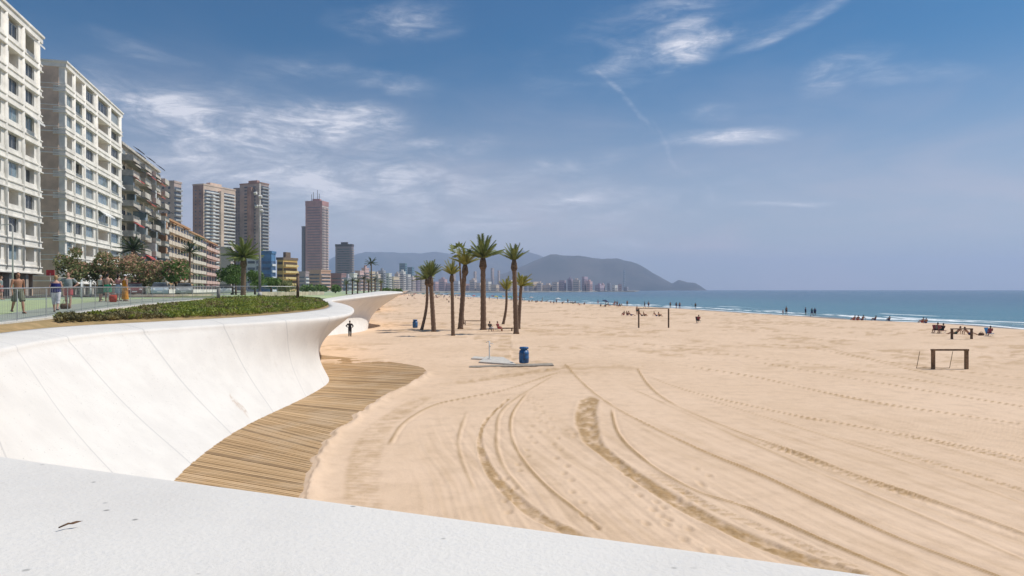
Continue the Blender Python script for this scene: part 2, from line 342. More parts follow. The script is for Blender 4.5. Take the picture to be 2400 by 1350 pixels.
# ------------------------------------------------------------------ sea
def sea_mat():
    m = bpy.data.materials.new('sea_water'); m.use_nodes = True; t = m.node_tree; b = t.nodes['Principled BSDF']
    g = N(t, 'ShaderNodeNewGeometry'); P = g.outputs['Position']; s = N(t, 'ShaderNodeAttribute'); s.attribute_name = 'shore'; S = s.outputs['Fac']
    r = N(t, 'ShaderNodeValToRGB'); e = r.color_ramp.elements
    wob = mth(t, 'ADD', S, mth(t, 'MULTIPLY', mth(t, 'SUBTRACT', noise(t, mapping(t, P, (1, .35, 1)), .012, 4, .6), .5), 160))
    lk(t, mrange(t, mth(t, 'LOGARITHM', mth(t, 'MAXIMUM', wob, 1.0), 10.0), 0, 4, 0, 1, False), r.inputs[0])
    e[0].position = 0; e[0].color = (.13, .22, .22, 1); e[1].position = 1; e[1].color = (.008, .04, .09, 1)
    for p, c in ((.25, (.065, .20, .22)), (.42, (.03, .16, .20)), (.6, (.015, .085, .15))):
        q = e.new(p); q.color = (*c, 1)
    pat = mrange(t, noise(t, mapping(t, P, (1, .2, 1)), .018, 5, .6), .4, .65); c = mixc(t, mth(t, 'MULTIPLY', pat, .35), r.outputs[0], (.035, .16, .20))
    # breaking foam in broken lines that follow the shore
    wn = mth(t, 'MULTIPLY', mth(t, 'SUBTRACT', noise(t, P, .06, 3, .5), .5), 7.0)
    D = mth(t, 'ADD', S, wn); f = None
    for (d0, w, th) in ((1.2, 1.2, .40), (7.5, 2.1, .40), (15, 1.7, .50), (26, 1.4, .58)):
        band = mrange(t, mth(t, 'ABSOLUTE', mth(t, 'SUBTRACT', D, d0)), w, w*.4)
        seg = mrange(t, noise(t, mapping(t, P, (1, 1, 1), (0, 0, 0), (d0*3, 0, 0)), .045, 3, .5), th, th+.06)
        v = mth(t, 'MULTIPLY', band, seg); f = v if f is None else mth(t, 'MAXIMUM', f, v)
    f = mth(t, 'MULTIPLY', f, mrange(t, noise(t, P, 1.6, 5, .7), .25, .5))
    c = mixc(t, f, c, (.85, .87, .88)); lk(t, c, b.inputs['Base Color'])
    lk(t, mth(t, 'ADD', mth(t, 'MULTIPLY', f, .5), .22), b.inputs['Roughness']); b.inputs['IOR'].default_value = 1.33
    b.inputs['Specular IOR Level'].default_value = .28
    bn = N(t, 'ShaderNodeBump'); bn.inputs['Strength'].default_value = 1.0; bn.inputs['Distance'].default_value = .35
    wv1 = noise(t, mapping(t, P, (1, .45, 1), (0, 0, R(20))), .5, 5, .65); wv2 = noise(t, mapping(t, P, (1, .4, 1), (0, 0, R(30))), .07, 4, .55)
    lk(t, mth(t, 'ADD', wv1, mth(t, 'MULTIPLY', wv2, 3.5)), bn.inputs['Height']); lk(t, bn.outputs[0], b.inputs['Normal'])
    return m
srow = np.concatenate([[-250, -60, 0], np.geomspace(20, 11200, 240)]); srat = np.linspace(-.35, 1, 380); srat = np.concatenate([srat, [1.3, 2, 4, 12]])
SYY = np.repeat(srow[:, None], len(srat), 1); SXX = srat[None, :]*np.maximum(SYY, 30)
sD = shore_d(SXX.ravel(), np.minimum(SYY.ravel(), 1300)); sD = np.where(SYY.ravel() > 1300, np.maximum(sD, 60), sD)
zz = SEA+.22*np.exp(-((sD-8+4*(vnoise(SXX.ravel(), SYY.ravel(), 30, 3)-.5))/1.8)**2)*(SYY.ravel() < 400)
tag(npmesh('sea', np.stack([np.clip(SXX.ravel(), -11200, 11200), SYY.ravel(), zz], 1), grid_faces(len(srow), len(srat)), sea_mat(), {'shore': sD}), kind='structure')

# ------------------------------------------------------------------ the white wave wall of the promenade
ST = [  # base x,y ; lip x,y,z ; inner top x,y,z ; concavity
 ((22, -16), (24, -12, 4.05), (21, -17, 4.07), 1.2), ((9, -5.5), (10, -2.5, 4.05), (7.5, -6, 4.08), 1.2),
 ((3.2, -.8), (4.4, 1.12, 4.05), (2.2, -3, 4.08), .9), ((.6, .5), (1.29, 2.40, 4.04), (-.8, -2.2, 4.08), .8), ((-1.8, 1.4), (-1.01, 3.33, 4.03), (-3.4, -1.2, 4.07), .8),
 ((-3.9, 2.4), (-3.17, 4.22, 4.02), (-5.6, .4, 4.05), .6), ((-5.2, 4.2), (-5.4, 5.6, 3.9), (-8, 3.2, 3.95), .4), ((-5.9, 7), (-8.2, 9.2, 3.72), (-11, 8.5, 3.76), .35),
 ((-7.1, 12), (-11.3, 14.5, 3.62), (-13.4, 15.2, 3.70), .45), ((-8.5, 17.6), (-13.2, 19.3, 3.58), (-15.3, 20.2, 3.70), .5), ((-9.2, 21.6), (-13.6, 23, 3.58), (-15.8, 24.2, 3.70), .5),
 ((-9.5, 25.3), (-12.6, 26.4, 3.58), (-14.5, 28.1, 3.70), .5), ((-9.4, 30), (-11.0, 30.3, 3.58), (-12.9, 32.6, 3.70), .7), ((-9.45, 34), (-9.8, 34.8, 3.58), (-12.4, 37.5, 3.70), 1.1),
 ((-9.8, 37), (-9.65, 39.3, 3.58), (-12.4, 42, 3.70), 1.9), ((-11.3, 41.5), (-10.3, 44.2, 3.6), (-12.8, 46.6, 3.72), 2.3), ((-13.5, 48), (-12.1, 52, 3.66), (-14.3, 53.4, 3.76), 1.9),
 ((-16.1, 57), (-14.9, 60.5, 3.76), (-16.8, 61.3, 3.86), 1.3), ((-19, 65), (-17.9, 68, 3.85), (-19.5, 68.5, 3.93), 1.), ((-20.2, 71), (-19.2, 74.5, 3.92), (-20.8, 75.3, 4.0), .9),
 ((-19.2, 76), (-17.7, 80, 4.2), (-20.2, 81.2, 4.27), 1.1), ((-17.9, 81.5), (-16.0, 87, 4.5), (-19.4, 88.5, 4.55), 1.3), ((-18.4, 87), (-15.1, 93, 4.68), (-19, 94.5, 4.73), 1.2),
 ((-20.5, 93), (-16, 98, 4.72), (-20.0, 99.4, 4.76), 1.2), ((-24, 101), (-20, 106, 4.5), (-23, 108, 4.54), 1.2), ((-28, 112), (-25.5, 117, 4.25), (-28, 118.5, 4.3), 1.),
 ((-33, 135), (-31, 138, 4.2), (-33, 139, 4.26), 1.), ((-33, 165), (-30, 170, 4.3), (-33, 171, 4.36), 1.), ((-48, 230), (-45, 234, 4.2), (-48, 235, 4.26), 1.), ((-72, 380), (-69, 384, 4.1), (-72, 385, 4.15), 1.), ((-150, 1000), (-147, 1004, 4.0), (-150, 1005, 4.05), 1.)]
A = np.array([[*b, *l, *t, c] for b, l, t, c in ST], float)
SUB = 12
AA = smooth_line(A, (len(A)-1)*SUB+1)
def wall_material():
    m = bpy.data.materials.new('white_concrete'); m.use_nodes = True; t = m.node_tree; b = t.nodes['Principled BSDF']
    b.inputs['Roughness'].default_value = .7; b.inputs['Specular IOR Level'].default_value = .25
    g = N(t, 'ShaderNodeNewGeometry'); P = g.outputs['Position']
    c = mixc(t, mrange(t, noise(t, P, .9, 5, .6), .35, .7), (.765, .73, .675), (.705, .67, .62))
    c = mixc(t, mth(t, 'MULTIPLY', mrange(t, noise(t, P, 38, 3, .6), .48, .7), .35), c, (.66, .65, .64))
    vo = N(t, 'ShaderNodeTexVoronoi'); vo.inputs['Scale'].default_value = 9; vo.inputs['Randomness'].default_value = 1; lk(t, P, vo.inputs['Vector'])
    spk = mth(t, 'MULTIPLY', mrange(t, vo.outputs['Distance'], .15, .05), mrange(t, noise(t, P, 3, 2), .47, .56))
    c = mixc(t, mth(t, 'MULTIPLY', spk, .95), c, (.28, .27, .25))
    vo2 = N(t, 'ShaderNodeTexVoronoi'); vo2.inputs['Scale'].default_value = 2.1; lk(t, P, vo2.inputs['Vector'])
    c = mixc(t, mth(t, 'MULTIPLY', mrange(t, vo2.outputs['Distance'], .035, .015), .4), c, (.45, .43, .40))
    a = N(t, 'ShaderNodeAttribute'); a.attribute_name = 'seam'
    c = mixc(t, mth(t, 'MULTIPLY', a.outputs['Fac'], .42), c, (.42, .41, .40))
    st = N(t, 'ShaderNodeAttribute'); st.attribute_name = 'stain'
    drip = mth(t, 'MULTIPLY', mrange(t, noise(t, mapping(t, P, (1, 1, .16)), 5.5, 5, .65), .56, .74), mrange(t, noise(t, P, .35, 3), .45, .62))
    c = mixc(t, mth(t, 'MULTIPLY', drip, .30), c, (.52, .47, .40))
    blot = mrange(t, noise(t, P, 1.7, 5, .7), .62, .74); c = mixc(t, mth(t, 'MULTIPLY', blot, .16), c, (.50, .46, .40))
    sf = mth(t, 'MULTIPLY', st.outputs['Fac'], mrange(t, noise(t, P, 11, 4, .7), .40, .58)); c = mixc(t, mth(t, 'MULTIPLY', sf, .5), c, (.40, .24, .12))
    lk(t, c, b.inputs['Base Color'])
    bn = N(t, 'ShaderNodeBump'); bn.inputs['Strength'].default_value = .35; bn.inputs['Distance'].default_value = .012
    lk(t, mth(t, 'ADD', noise(t, P, 45, 4, .6), mth(t, 'MULTIPLY', noise(t, P, 6, 3), 1.0)), bn.inputs['Height']); lk(t, bn.outputs[0], b.inputs['Normal'])
    return m
WM = wall_material()
NP = 30
fine_t = []                             # stations, with extra ones beside every seam
for i in range(len(AA)-1):
    fine_t += [i+k/4 for k in range(4)]
fine_t = np.array(fine_t+[len(AA)-1.0])
cum = np.concatenate([[0], np.cumsum(np.hypot(np.diff(AA[:, 2]+AA[:, 0]), np.diff(AA[:, 3]+AA[:, 1]))/2)])
sarc = np.interp(fine_t, np.arange(len(AA)), cum)
s7 = cum[7*SUB]; seams = np.arange(s7+1, cum[int(24*SUB)], 3.9)
ex = np.concatenate([seams+o for o in (-.06, -.02, .02, .06)]); tx = np.interp(ex, cum, np.arange(len(AA)))
fine_t = np.unique(np.concatenate([fine_t, tx])); sarc = np.interp(fine_t, np.arange(len(AA)), cum)
WV = []; seam = []; stain = []
for q, sa_ in zip(fine_t, sarc):
    i = int(min(q, len(AA)-2)); f = q-i; r = AA[i]*(1-f)+AA[i+1]*f
    B = Vector((r[0], r[1], -.15)); L = Vector(r[2:5]); T = Vector(r[5:8]); c = r[8]
    inn = (T-L); inn.z = 0; inn.normalize()
    row = []
    for k in range(NP):                 # face: base -> lip, hollow like a wave
        s = k/(NP-1); p = B.lerp(L, s); p.z = B.z+(L.z-.16-B.z)*(s**.92)
        p += inn*c*math.sin(math.pi*s**.85)**1.25
        row.append(p)
    hgt = .16
    for k in range(1, 7):               # rounded nose
        a_ = math.pi/2*k/6; row.append(L+inn*(.16*(1-math.cos(a_)))+Vector((0, 0, -.16+.16*math.sin(a_))))
    for k in range(1, 6):
        s = k/5; p = (L+inn*.16).lerp(T, s); p.z = L.z+(T.z-L.z)*s+.05*math.sin(math.pi*s); row.append(p)
    p = T+inn*.03; p.z -= .5; row.append(p)
    on = np.min(np.abs(seams-sa_)) < .025
    for j, p in enumerate(row):
        WV.append(tuple(p)); seam.append(1.0 if on else 0.0)
        if p.y > 1: ux = 1200+F*p.x/p.y; uy = HOR+F*(CAMZ-p.z)/p.y
        else: ux = uy = -999
        # rust-coloured scrape half way up the slope, about half a metre long
        stain.append(1.0 if (10 < p.y < 34 and abs((uy-950)-(ux-560)*.95) < 6 and abs(ux-560) < 20) else 0)
nc = len(WV)//len(fine_t)
wo_ = npmesh('sea_wall', WV, grid_faces(len(fine_t), nc), WM, {'seam': seam, 'stain': stain})
tag(wo_, 'white speckled concrete wave shaped wall curving along the beach promenade', 'wall')

# ------------------------------------------------------------------ promenade, kerb, planting bed, lawn-green paving
def prom_z(X, Y): return np.interp(Y, [-30, 5, 22, 28, 44, 90, 200, 1000], [3.75, 3.72, 3.82, 3.98, 4.30, 4.30, 4.0, 3.9])
RAIL = [(-60, 766, 3.83), (8, 760, 3.84), (72, 752, 3.86), (140, 743, 3.9), (215, 731, 3.94), (290, 721, 3.98), (365, 713, 4.03), (440, 706, 4.1), (512, 700, 4.2), (600, 698, 4.21), (700, 697, 4.21)]
rail = [pt(*p) for p in RAIL]
kx = AA[:, 5]; ky = AA[:, 6]; kz = AA[:, 7]
pm = []
def kerb_pts():
    pts = [Vector((-12, 2, 3.76)), Vector((-16, 10, 3.78)), Vector((-18.3, 18, 3.8))]+rail
    return pts
kb = kerb_pts(); kbs = smooth_line(np.array([tuple(p) for p in kb]), 150)
# planting bed between wall top and kerb
i0 = 7*SUB; i1 = int(16.6*SUB); bedT = AA[i0:i1, 5:8]
def resample(P, n):
    P = np.asarray(P); s = np.concatenate([[0], np.cumsum(np.linalg.norm(np.diff(P[:, :2], axis=0), axis=1))]); q = np.linspace(0, s[-1], n)
    return np.stack([np.interp(q, s, P[:, k]) for k in range(3)], 1)
nb = 160
b0 = resample(bedT, nb); b1 = resample(kbs, nb)
bv = []
for i in range(nb):
    for k in range(9):
        s = k/8; p = b0[i]*(1-s)+b1[i]*s; z = p[2]-.03+.14*math.sin(math.pi*s)*min(1, (b1[i][1])/20); bv.append((p[0], p[1], z))
soil = mat('ochre_soil', (.44, .30, .15), .95, .25, 2.5, .6, 18, col2=(.30, .22, .10))
tag(npmesh('planting_soil', bv, grid_faces(nb, 9), soil), kind='structure')
# kerb
kv = []; kn = len(kbs)
for i in range(kn):
    a_ = kbs[max(i-1, 0)]; b_ = kbs[min(i+1, kn-1)]; d = Vector((b_[0]-a_[0], b_[1]-a_[1], 0)).normalized(); n_ = Vector((-d.y, d.x, 0))
    p = Vector(kbs[i])
    for (o, z) in ((-.18, -.3), (-.18, .07), (.22, .07), (.22, -.3)): kv.append(tuple(p+n_*o+Vector((0, 0, z))))
tag(npmesh('kerb', kv, grid_faces(kn, 4), mat('pale_kerb', (.66, .64, .58), .8, .1, 4), smooth=False), kind='structure')
def paving_mat():
    m = bpy.data.materials.new('green_paving'); m.use_nodes = True; t = m.node_tree; b = t.nodes['Principled BSDF']; b.inputs['Roughness'].default_value = .85
    g = N(t, 'ShaderNodeNewGeometry'); P = g.outputs['Position']; a = N(t, 'ShaderNodeAttribute'); a.attribute_name = 'off'; S = a.outputs['Fac']
    S = mth(t, 'ADD', S, mth(t, 'MULTIPLY', noise(t, mapping(t, P, (1, .5, 1)), .05, 2), 3.0))
    r = N(t, 'ShaderNodeValToRGB'); r.color_ramp.interpolation = 'CONSTANT'; e = r.color_ramp.elements
    lk(t, mth(t, 'FRACT', mth(t, 'DIVIDE', S, 26.0)), r.inputs[0])
    e[0].position = 0; e[0].color = (.33, .36, .30, 1); e[1].position = .16; e[1].color = (.42, .50, .26, 1)
    for p, c in ((.42, (.30, .40, .30)), (.55, (.40, .50, .24)), (.75, (.55, .53, .44)), (.82, (.36, .47, .28)), (.95, (.36, .38, .36))): q = e.new(p); q.color = (*c, 1)
    br = N(t, 'ShaderNodeTexBrick'); br.inputs['Scale'].default_value = 1.6; br.inputs['Mortar Size'].default_value = .012; br.inputs['Color1'].default_value = (1, 1, 1, 1); br.inputs['Color2'].default_value = (.88, .88, .88, 1); br.inputs['Mortar'].default_value = (.6, .6, .6, 1)
    lk(t, P, br.inputs['Vector']); c = mixc(t, 1.0, r.outputs[0], br.outputs[0], 'MULTIPLY'); c = mixc(t, mth(t, 'MULTIPLY', mrange(t, noise(t, P, .5, 5), .4, .7), .3), c, (.28, .30, .24))
    lk(t, c, b.inputs['Base Color']); return m
pedge = [Vector((22, -16.5, 0)), Vector((7.5, -6.3, 0)), Vector((2, -3.2, 0)), Vector((-3.4, -1.3, 0)), Vector((-6.5, .6, 0))]+[Vector((x, y, 0)) for x, y, z in kbs[2:]]
last = rail[-1]
tailT = [(AA[j, 5]+.02, AA[j, 6]) for j in range(int(17.2*SUB), len(AA))]
pedge += [Vector((x, y, 0)) for x, y in tailT]
pv = []; off = []
offs = [0, .4, 1, 2, 3, 5, 7, 10, 14, 20, 28, 38, 60, 100, 220]
pe = np.array([[p.x, p.y] for p in pedge])
for (x, y) in pe:
    for o in offs:
        X = x-o; Yq = y; zk = float(prom_z(X, Yq)); near_k = rail[0].y-8 < y < 58; zz2 = zk-(.25 if y > 60 and o < .3 else 0)
        if near_k and x > -26 and x < -11: kz_ = float(np.interp(y, [r_.y for r_ in rail], [r_.z for r_ in rail])); f_ = min(1, o/1.0); zz2 = kz_*(1-f_)+zk*f_
        pv.append((X, Yq, zz2)); off.append(o+(0 if y < 60 else 3))
tag(npmesh('promenade', pv, grid_faces(len(pe), len(offs)), paving_mat(), {'off': off}), kind='structure')
# beach road at the foot of the buildings, raised as a thin sheet
def sheet(name, pts, m, dz):
    b = MB(); b.add([(x, y, float(prom_z(x, y))+dz) for x, y in pts], [tuple(range(len(pts)))]); return tag(b.build(name, m), kind='structure')
rl = []; rr = []
for y in (40, 55, 70, 85, 100, 130, 170, 220, 300, 400):
    rl.append((-31.5-.29*y-4.5, y)); rr.append((-31.5-.29*y+8, y))
rb = MB()
for i in range(len(rl)): rb.v += [(rl[i][0]+1, rl[i][1], float(prom_z(0, rl[i][1]))+.02), (rr[i][0], rr[i][1], float(prom_z(0, rr[i][1]))+.02)]
rb.f = [(2*i, 2*i+1, 2*i+3, 2*i+2) for i in range(len(rl)-1)]; rb.sm = [False]*len(rb.f)
tag(rb.build('road', mat('asphalt', (.085, .083, .08), .9, .2, 2)), kind='structure')

# ------------------------------------------------------------------ boardwalk
bwB = [(12, -6.9), (15, -7.8), (17.6, -8.5)]
inner = [Vector((-6.5, 10, 0)), Vector((-7.6, 14.3, 0))]+[pt(a, b, 0) for a, b in ((430, 1133), (520, 1050), (600, 995), (700, 945), (775, 895), (766, 870), (752, 845), (742, 832))]
outer = [Vector((-3.6, 8.5, 0)), Vector((-4.2, 12, 0))]+[pt(a, b, 0) for a, b in ((722, 1185), (736, 1095), (768, 1038), (862, 960), (960, 903), (992, 882), (985, 862), (900, 848))]
ni = smooth_line(np.array([tuple(p) for p in inner]), 400); no = smooth_line(np.array([tuple(p) for p in outer]), 400)
sl_ = np.concatenate([[0], np.cumsum(np.linalg.norm(np.diff((ni+no)/2, axis=0), axis=1))])
npl = int(sl_[-1]/.135); bw = MB(); wv_ = []
rr_ = random.Random(3)
for k in range(npl):
    qa = k/npl*sl_[-1]; qb = (k+.80)/npl*sl_[-1]; z = .05+rr_.uniform(-.006, .008)
    ia = np.array([np.interp(qa, sl_, ni[:, j]) for j in (0, 1)]); ib = np.array([np.interp(qb, sl_, ni[:, j]) for j in (0, 1)])
    oa = np.array([np.interp(qa, sl_, no[:, j]) for j in (0, 1)]); ob = np.array([np.interp(qb, sl_, no[:, j]) for j in (0, 1)])
    e = rr_.uniform(-.06, .08); da = (oa-ia); oa = oa+da*e/ max(1, np.linalg.norm(da)); ob = ob+da*e/max(1, np.linalg.norm(da)); ia = ia-da*.12; ib = ib-da*.12
    vs = [(ia[0], ia[1], -.1), (oa[0], oa[1], -.1), (ob[0], ob[1], -.1), (ib[0], ib[1], -.1), (ia[0], ia[1], z), (oa[0], oa[1], z), (ob[0], ob[1], z), (ib[0], ib[1], z)]
    bw.add(vs, [(0, 3, 2, 1), (4, 5, 6, 7), (0, 1, 5, 4), (1, 2, 6, 5), (2, 3, 7, 6), (3, 0, 4, 7)]); wv_.append(rr_.random())
def plank_mat():
    m = bpy.data.materials.new('weathered_planks'); m.use_nodes = True; t = m.node_tree; b = t.nodes['Principled BSDF']; b.inputs['Roughness'].default_value = .85
    a = N(t, 'ShaderNodeAttribute'); a.attribute_name = 'tone'; g = N(t, 'ShaderNodeNewGeometry'); P = g.outputs['Position']
    r = N(t, 'ShaderNodeValToRGB'); e = r.color_ramp.elements; e[0].color = (.17, .105, .05, 1); e[0].position = 0; e[1].color = (.70, .49, .28, 1); e[1].position = 1
    for p, c in ((.25, (.34, .215, .105)), (.5, (.52, .335, .165)), (.75, (.60, .40, .21))): q = e.new(p); q.color = (*c, 1)
    lk(t, mth(t, 'ADD', mth(t, 'MULTIPLY', a.outputs['Fac'], .6), mth(t, 'MULTIPLY', noise(t, mapping(t, P, (.5, 3, 1)), 1.1, 5, .65), .45)), r.inputs[0])
    c = mixc(t, mth(t, 'MULTIPLY', mrange(t, noise(t, P, .5, 4), .45, .65), .5), r.outputs[0], (.60, .44, .28))
    lk(t, c, b.inputs['Base Color'])
    bn = N(t, 'ShaderNodeBump'); bn.inputs['Strength'].default_value = .5; bn.inputs['Distance'].default_value = .01; lk(t, noise(t, mapping(t, P, (2, 25, 1)), 3, 3), bn.inputs['Height']); lk(t, bn.outputs[0], b.inputs['Normal'])
    return m
bo = bw.build('boardwalk', plank_mat()); at = bo.data.attributes.new('tone', 'FLOAT', 'FACE'); at.data.foreach_set('value', np.repeat(np.array(wv_, np.float32), 6))
tag(bo, 'weathered timber plank boardwalk fanning around the foot of the white wall', 'boardwalk')
# walkway strip and shower pads
slabm = mat('pale_slab', (.62, .58, .52), .8, .1, 5)
b = MB(); P0, P1, P2, P3 = pt(1100, 862, .0), pt(1298, 857.5, 0), pt(1294, 852.5, 0), pt(1100, 859, 0)
b.add([(p.x, p.y, -.1) for p in (P0, P1, P2, P3)]+[(p.x, p.y, .05) for p in (P0, P1, P2, P3)], [(0, 3, 2, 1), (4, 5, 6, 7), (0, 1, 5, 4), (1, 2, 6, 5), (2, 3, 7, 6), (3, 0, 4, 7)])
tag(b.build('walkway_slab', mat('grey_slab', (.36, .31, .25), .85, .15, 4)), 'narrow grey walkway strip half buried in sand by the blue bin', 'walkway')
for nm, q, lb in (('shower_pad', ((1122, 851), (1210, 857), (1180, 840), (1140, 838)), 'pale square slab in the sand under the beach shower'), ('paving_slab', ((1104, 843), (1130, 844), (1136, 840), (1112, 838)), 'small pale slab left of the beach shower')):
    b = MB(); ps = [pt(a, c, 0) for a, c in q]
    b.add([(p.x, p.y, -.1) for p in ps]+[(p.x, p.y, .1) for p in ps], [(0, 3, 2, 1), (4, 5, 6, 7), (0, 1, 5, 4), (1, 2, 6, 5), (2, 3, 7, 6), (3, 0, 4, 7)])
    tag(b.build(nm, slabm), lb, 'slab')

# ------------------------------------------------------------------ buildings
PHI = math.atan(-.29)                   # the street runs this way from +Y
GL = mat('window_glass', (.10, .15, .18), .12, .35, .35, spec=.6, col2=(.28, .36, .40))
GL2 = mat('window_glass_curtained', (.33, .37, .38), .3, .2, .5, spec=.5)
GLD = mat('dark_opening_glass', (.05, .055, .06), .25, .3, 1, spec=.5)
FRAME = mat('window_frame_white', (.62, .62, .60), .6, .08)
WHITE = mat('white_render', (.86, .82, .745), .8, .10, .6)
CREAM = mat('cream_render', (.70, .63, .52), .8, .12, .6)
TAN = mat('tan_stone_cladding', (.70, .52, .39), .85, .12, .5)
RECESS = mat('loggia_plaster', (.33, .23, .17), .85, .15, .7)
AWN = mat('white_awning', (.78, .77, .74), .8, .08)
AWD = mat('dark_blue_awning', (.045, .05, .06), .85, .3)
AWG = mat('green_awning', (.20, .27, .14), .85, .2)
AWR = mat('red_awning', (.50, .10, .09), .8, .2)
CONC = mat('grey_balcony_concrete', (.60, .55, .48), .85, .15, .8)
def corner(px, Y, z): return Vector((px_x(px, Y), Y, z))
def window(parent, u0, u1, z0, z1, y, kind, mull=2):
    f = MB(); t = .06
    f.box(u0, u1, y-.04, y+.04, z0, z0+t).box(u0, u1, y-.04, y+.04, z1-t, z1).box(u0, u0+t, y-.035, y+.035, z0+t, z1-t).box(u1-t, u1, y-.035, y+.035, z0+t, z1-t)
    for k in range(1, mull):
        x = u0+(u1-u0)*k/mull; f.box(x-t/2, x+t/2, y-.03, y+.03, z0+t, z1-t)
    w = f.build('window', FRAME, parent)
    MB().box(u0+t*.5, u1-t*.5, y-.008, y+.008, z0+t*.5, z1-t*.5).build('pane', kind, w)
    return w
def awning(parent, u0, u1, y, z, drop, out, m, name='awning'):
    b = MB(); b.add([(u0, y, z), (u1, y, z), (u1, y-out, z-drop), (u0, y-out, z-drop), (u0, y, z-.04), (u1, y, z-.04), (u1, y-out, z-drop-.22), (u0, y-out, z-drop-.22)],
                   [(0, 1, 2, 3), (4, 7, 6, 5), (0, 3, 7, 4), (1, 5, 6, 2), (3, 2, 6, 7)]); return b.build(name, m, parent)
def loggia_block(label, cor, length, depth, z0, roof, floors, bays, storey, end_bands=True, side_mat=TAN, seed=1, ground_h=None, pier_w=.0, group=None):
    r = random.Random(seed); root = empty('apartment_block', cor, math.pi/2-PHI, label, 'apartment block')
    H = roof-z0; g = H-floors*storey-.9
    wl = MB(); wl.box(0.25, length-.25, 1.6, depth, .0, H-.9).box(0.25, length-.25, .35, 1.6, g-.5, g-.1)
    xs = sorted(set([0.0, length]+[q for b_ in bays for q in b_]))
    edges = [(0.0, bays[0][0])]+[(bays[i][1], bays[i+1][0]) for i in range(len(bays)-1)]+[(bays[-1][1], length)]
    o = wl.build('wall', RECESS, root)
    MB().box(.0, .25, .9, depth, 0, H-.9).build('side_wall', side_mat, root); MB().box(length-.25, length, .9, depth, 0, H-.9).build('side_wall', side_mat, root)
    pr = MB()
    for (a, c) in edges:
        if c-a > .2:
            w = (c-a)
            pr.box(a+.08, c-.08, .12, 1.595, g, H-.9)
            if w > 1.2 : pr.tube([((a+c)/2, .14, g), ((a+c)/2, .14, H-.9)], .28, 8)
    pr.build('pier', WHITE, root)
    for f in range(floors):
        zb = g+f*storey; bd = MB()
        bd.box(0, length, 0.0, 1.59, zb-.28, zb+.30).box(-.12, length+.12, -.14, 1.58, zb-.42, zb-.28).box(-.08, length+.08, -.1, 1.58, zb+.30, zb+.42).box(.1, length-.1, .06, .3, zb+.42, zb+.92)
        if end_bands: bd.box(-.06, .0, 0.0, depth-.2, zb-.10, zb+.05).box(-.06, .0, .0, depth-.2, zb+.62, zb+.72)
        bd.build('balcony_parapet', WHITE, root)
        for (a, c) in bays:
            q = r.random()
            if q < .58: window(root, a-.05, c+.05, zb+.92, zb+storey-.42, .32, r.choice([GL, GL, GL2, GLD]), 3 if c-a > 3.2 else 2)
            elif q < .72: window(root, a-.05, c+.05, zb+.92, zb+storey-.42, .55, GLD, 2)
            else:
                w = (c-a)*r.uniform(.35, .6); x = a+r.random()*(c-a-w); window(root, x, x+w, zb+.35, zb+storey-.75, 1.57, GLD, 2)
            if r.random() < .07: awning(root, a, c, .0, zb+storey-.35, .7, 1.0, AWN)
    rf = MB(); rf.box(-.1, length+.1, -.1, depth, H-.9, H-.25).box(-.25, length+.25, -.25, depth+.1, H-.25, H)
    rf.box(length*.3, length*.55, depth*.4, depth*.8, H, H+2.2); rf.build('roof', WHITE, root)
    # ground floor arcade
    x = .5
    while x < length-.4: MB().box(x, x+.7, .3, .95, 0, g-.5).build('arcade_column', mat('arcade_plaster', (.46, .41, .36), .85, .12), root); x += 4.3
    x = 1.8
    while x < length-3: MB().box(x, x+2.6, 1.5, 1.59, .1, g-.9).build('shop_door', GLD, root); x += 4.3
    return root
u1 = Vector((math.sin(PHI), math.cos(PHI), 0))
# block 1, far corner at px 98
c1 = corner(98, 79.7, 4.1); L1 = 30.0
bays = [(L1-2.0-2.25-4.3*k, L1-2.0-4.3*k) for k in range(6)][::-1]
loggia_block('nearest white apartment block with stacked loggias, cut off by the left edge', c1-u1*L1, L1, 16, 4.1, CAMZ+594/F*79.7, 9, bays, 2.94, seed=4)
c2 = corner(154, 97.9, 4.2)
loggia_block('white and tan apartment block with rounded corner bays behind flowering trees', c2, 30.0, 17, 4.2, CAMZ+536/F*97.9, 10, [(1.0, 3.0), (4.6, 7.5), (9.6, 13.2), (15.9, 21.3), (23.3, 28.0)], 3.06, seed=9)
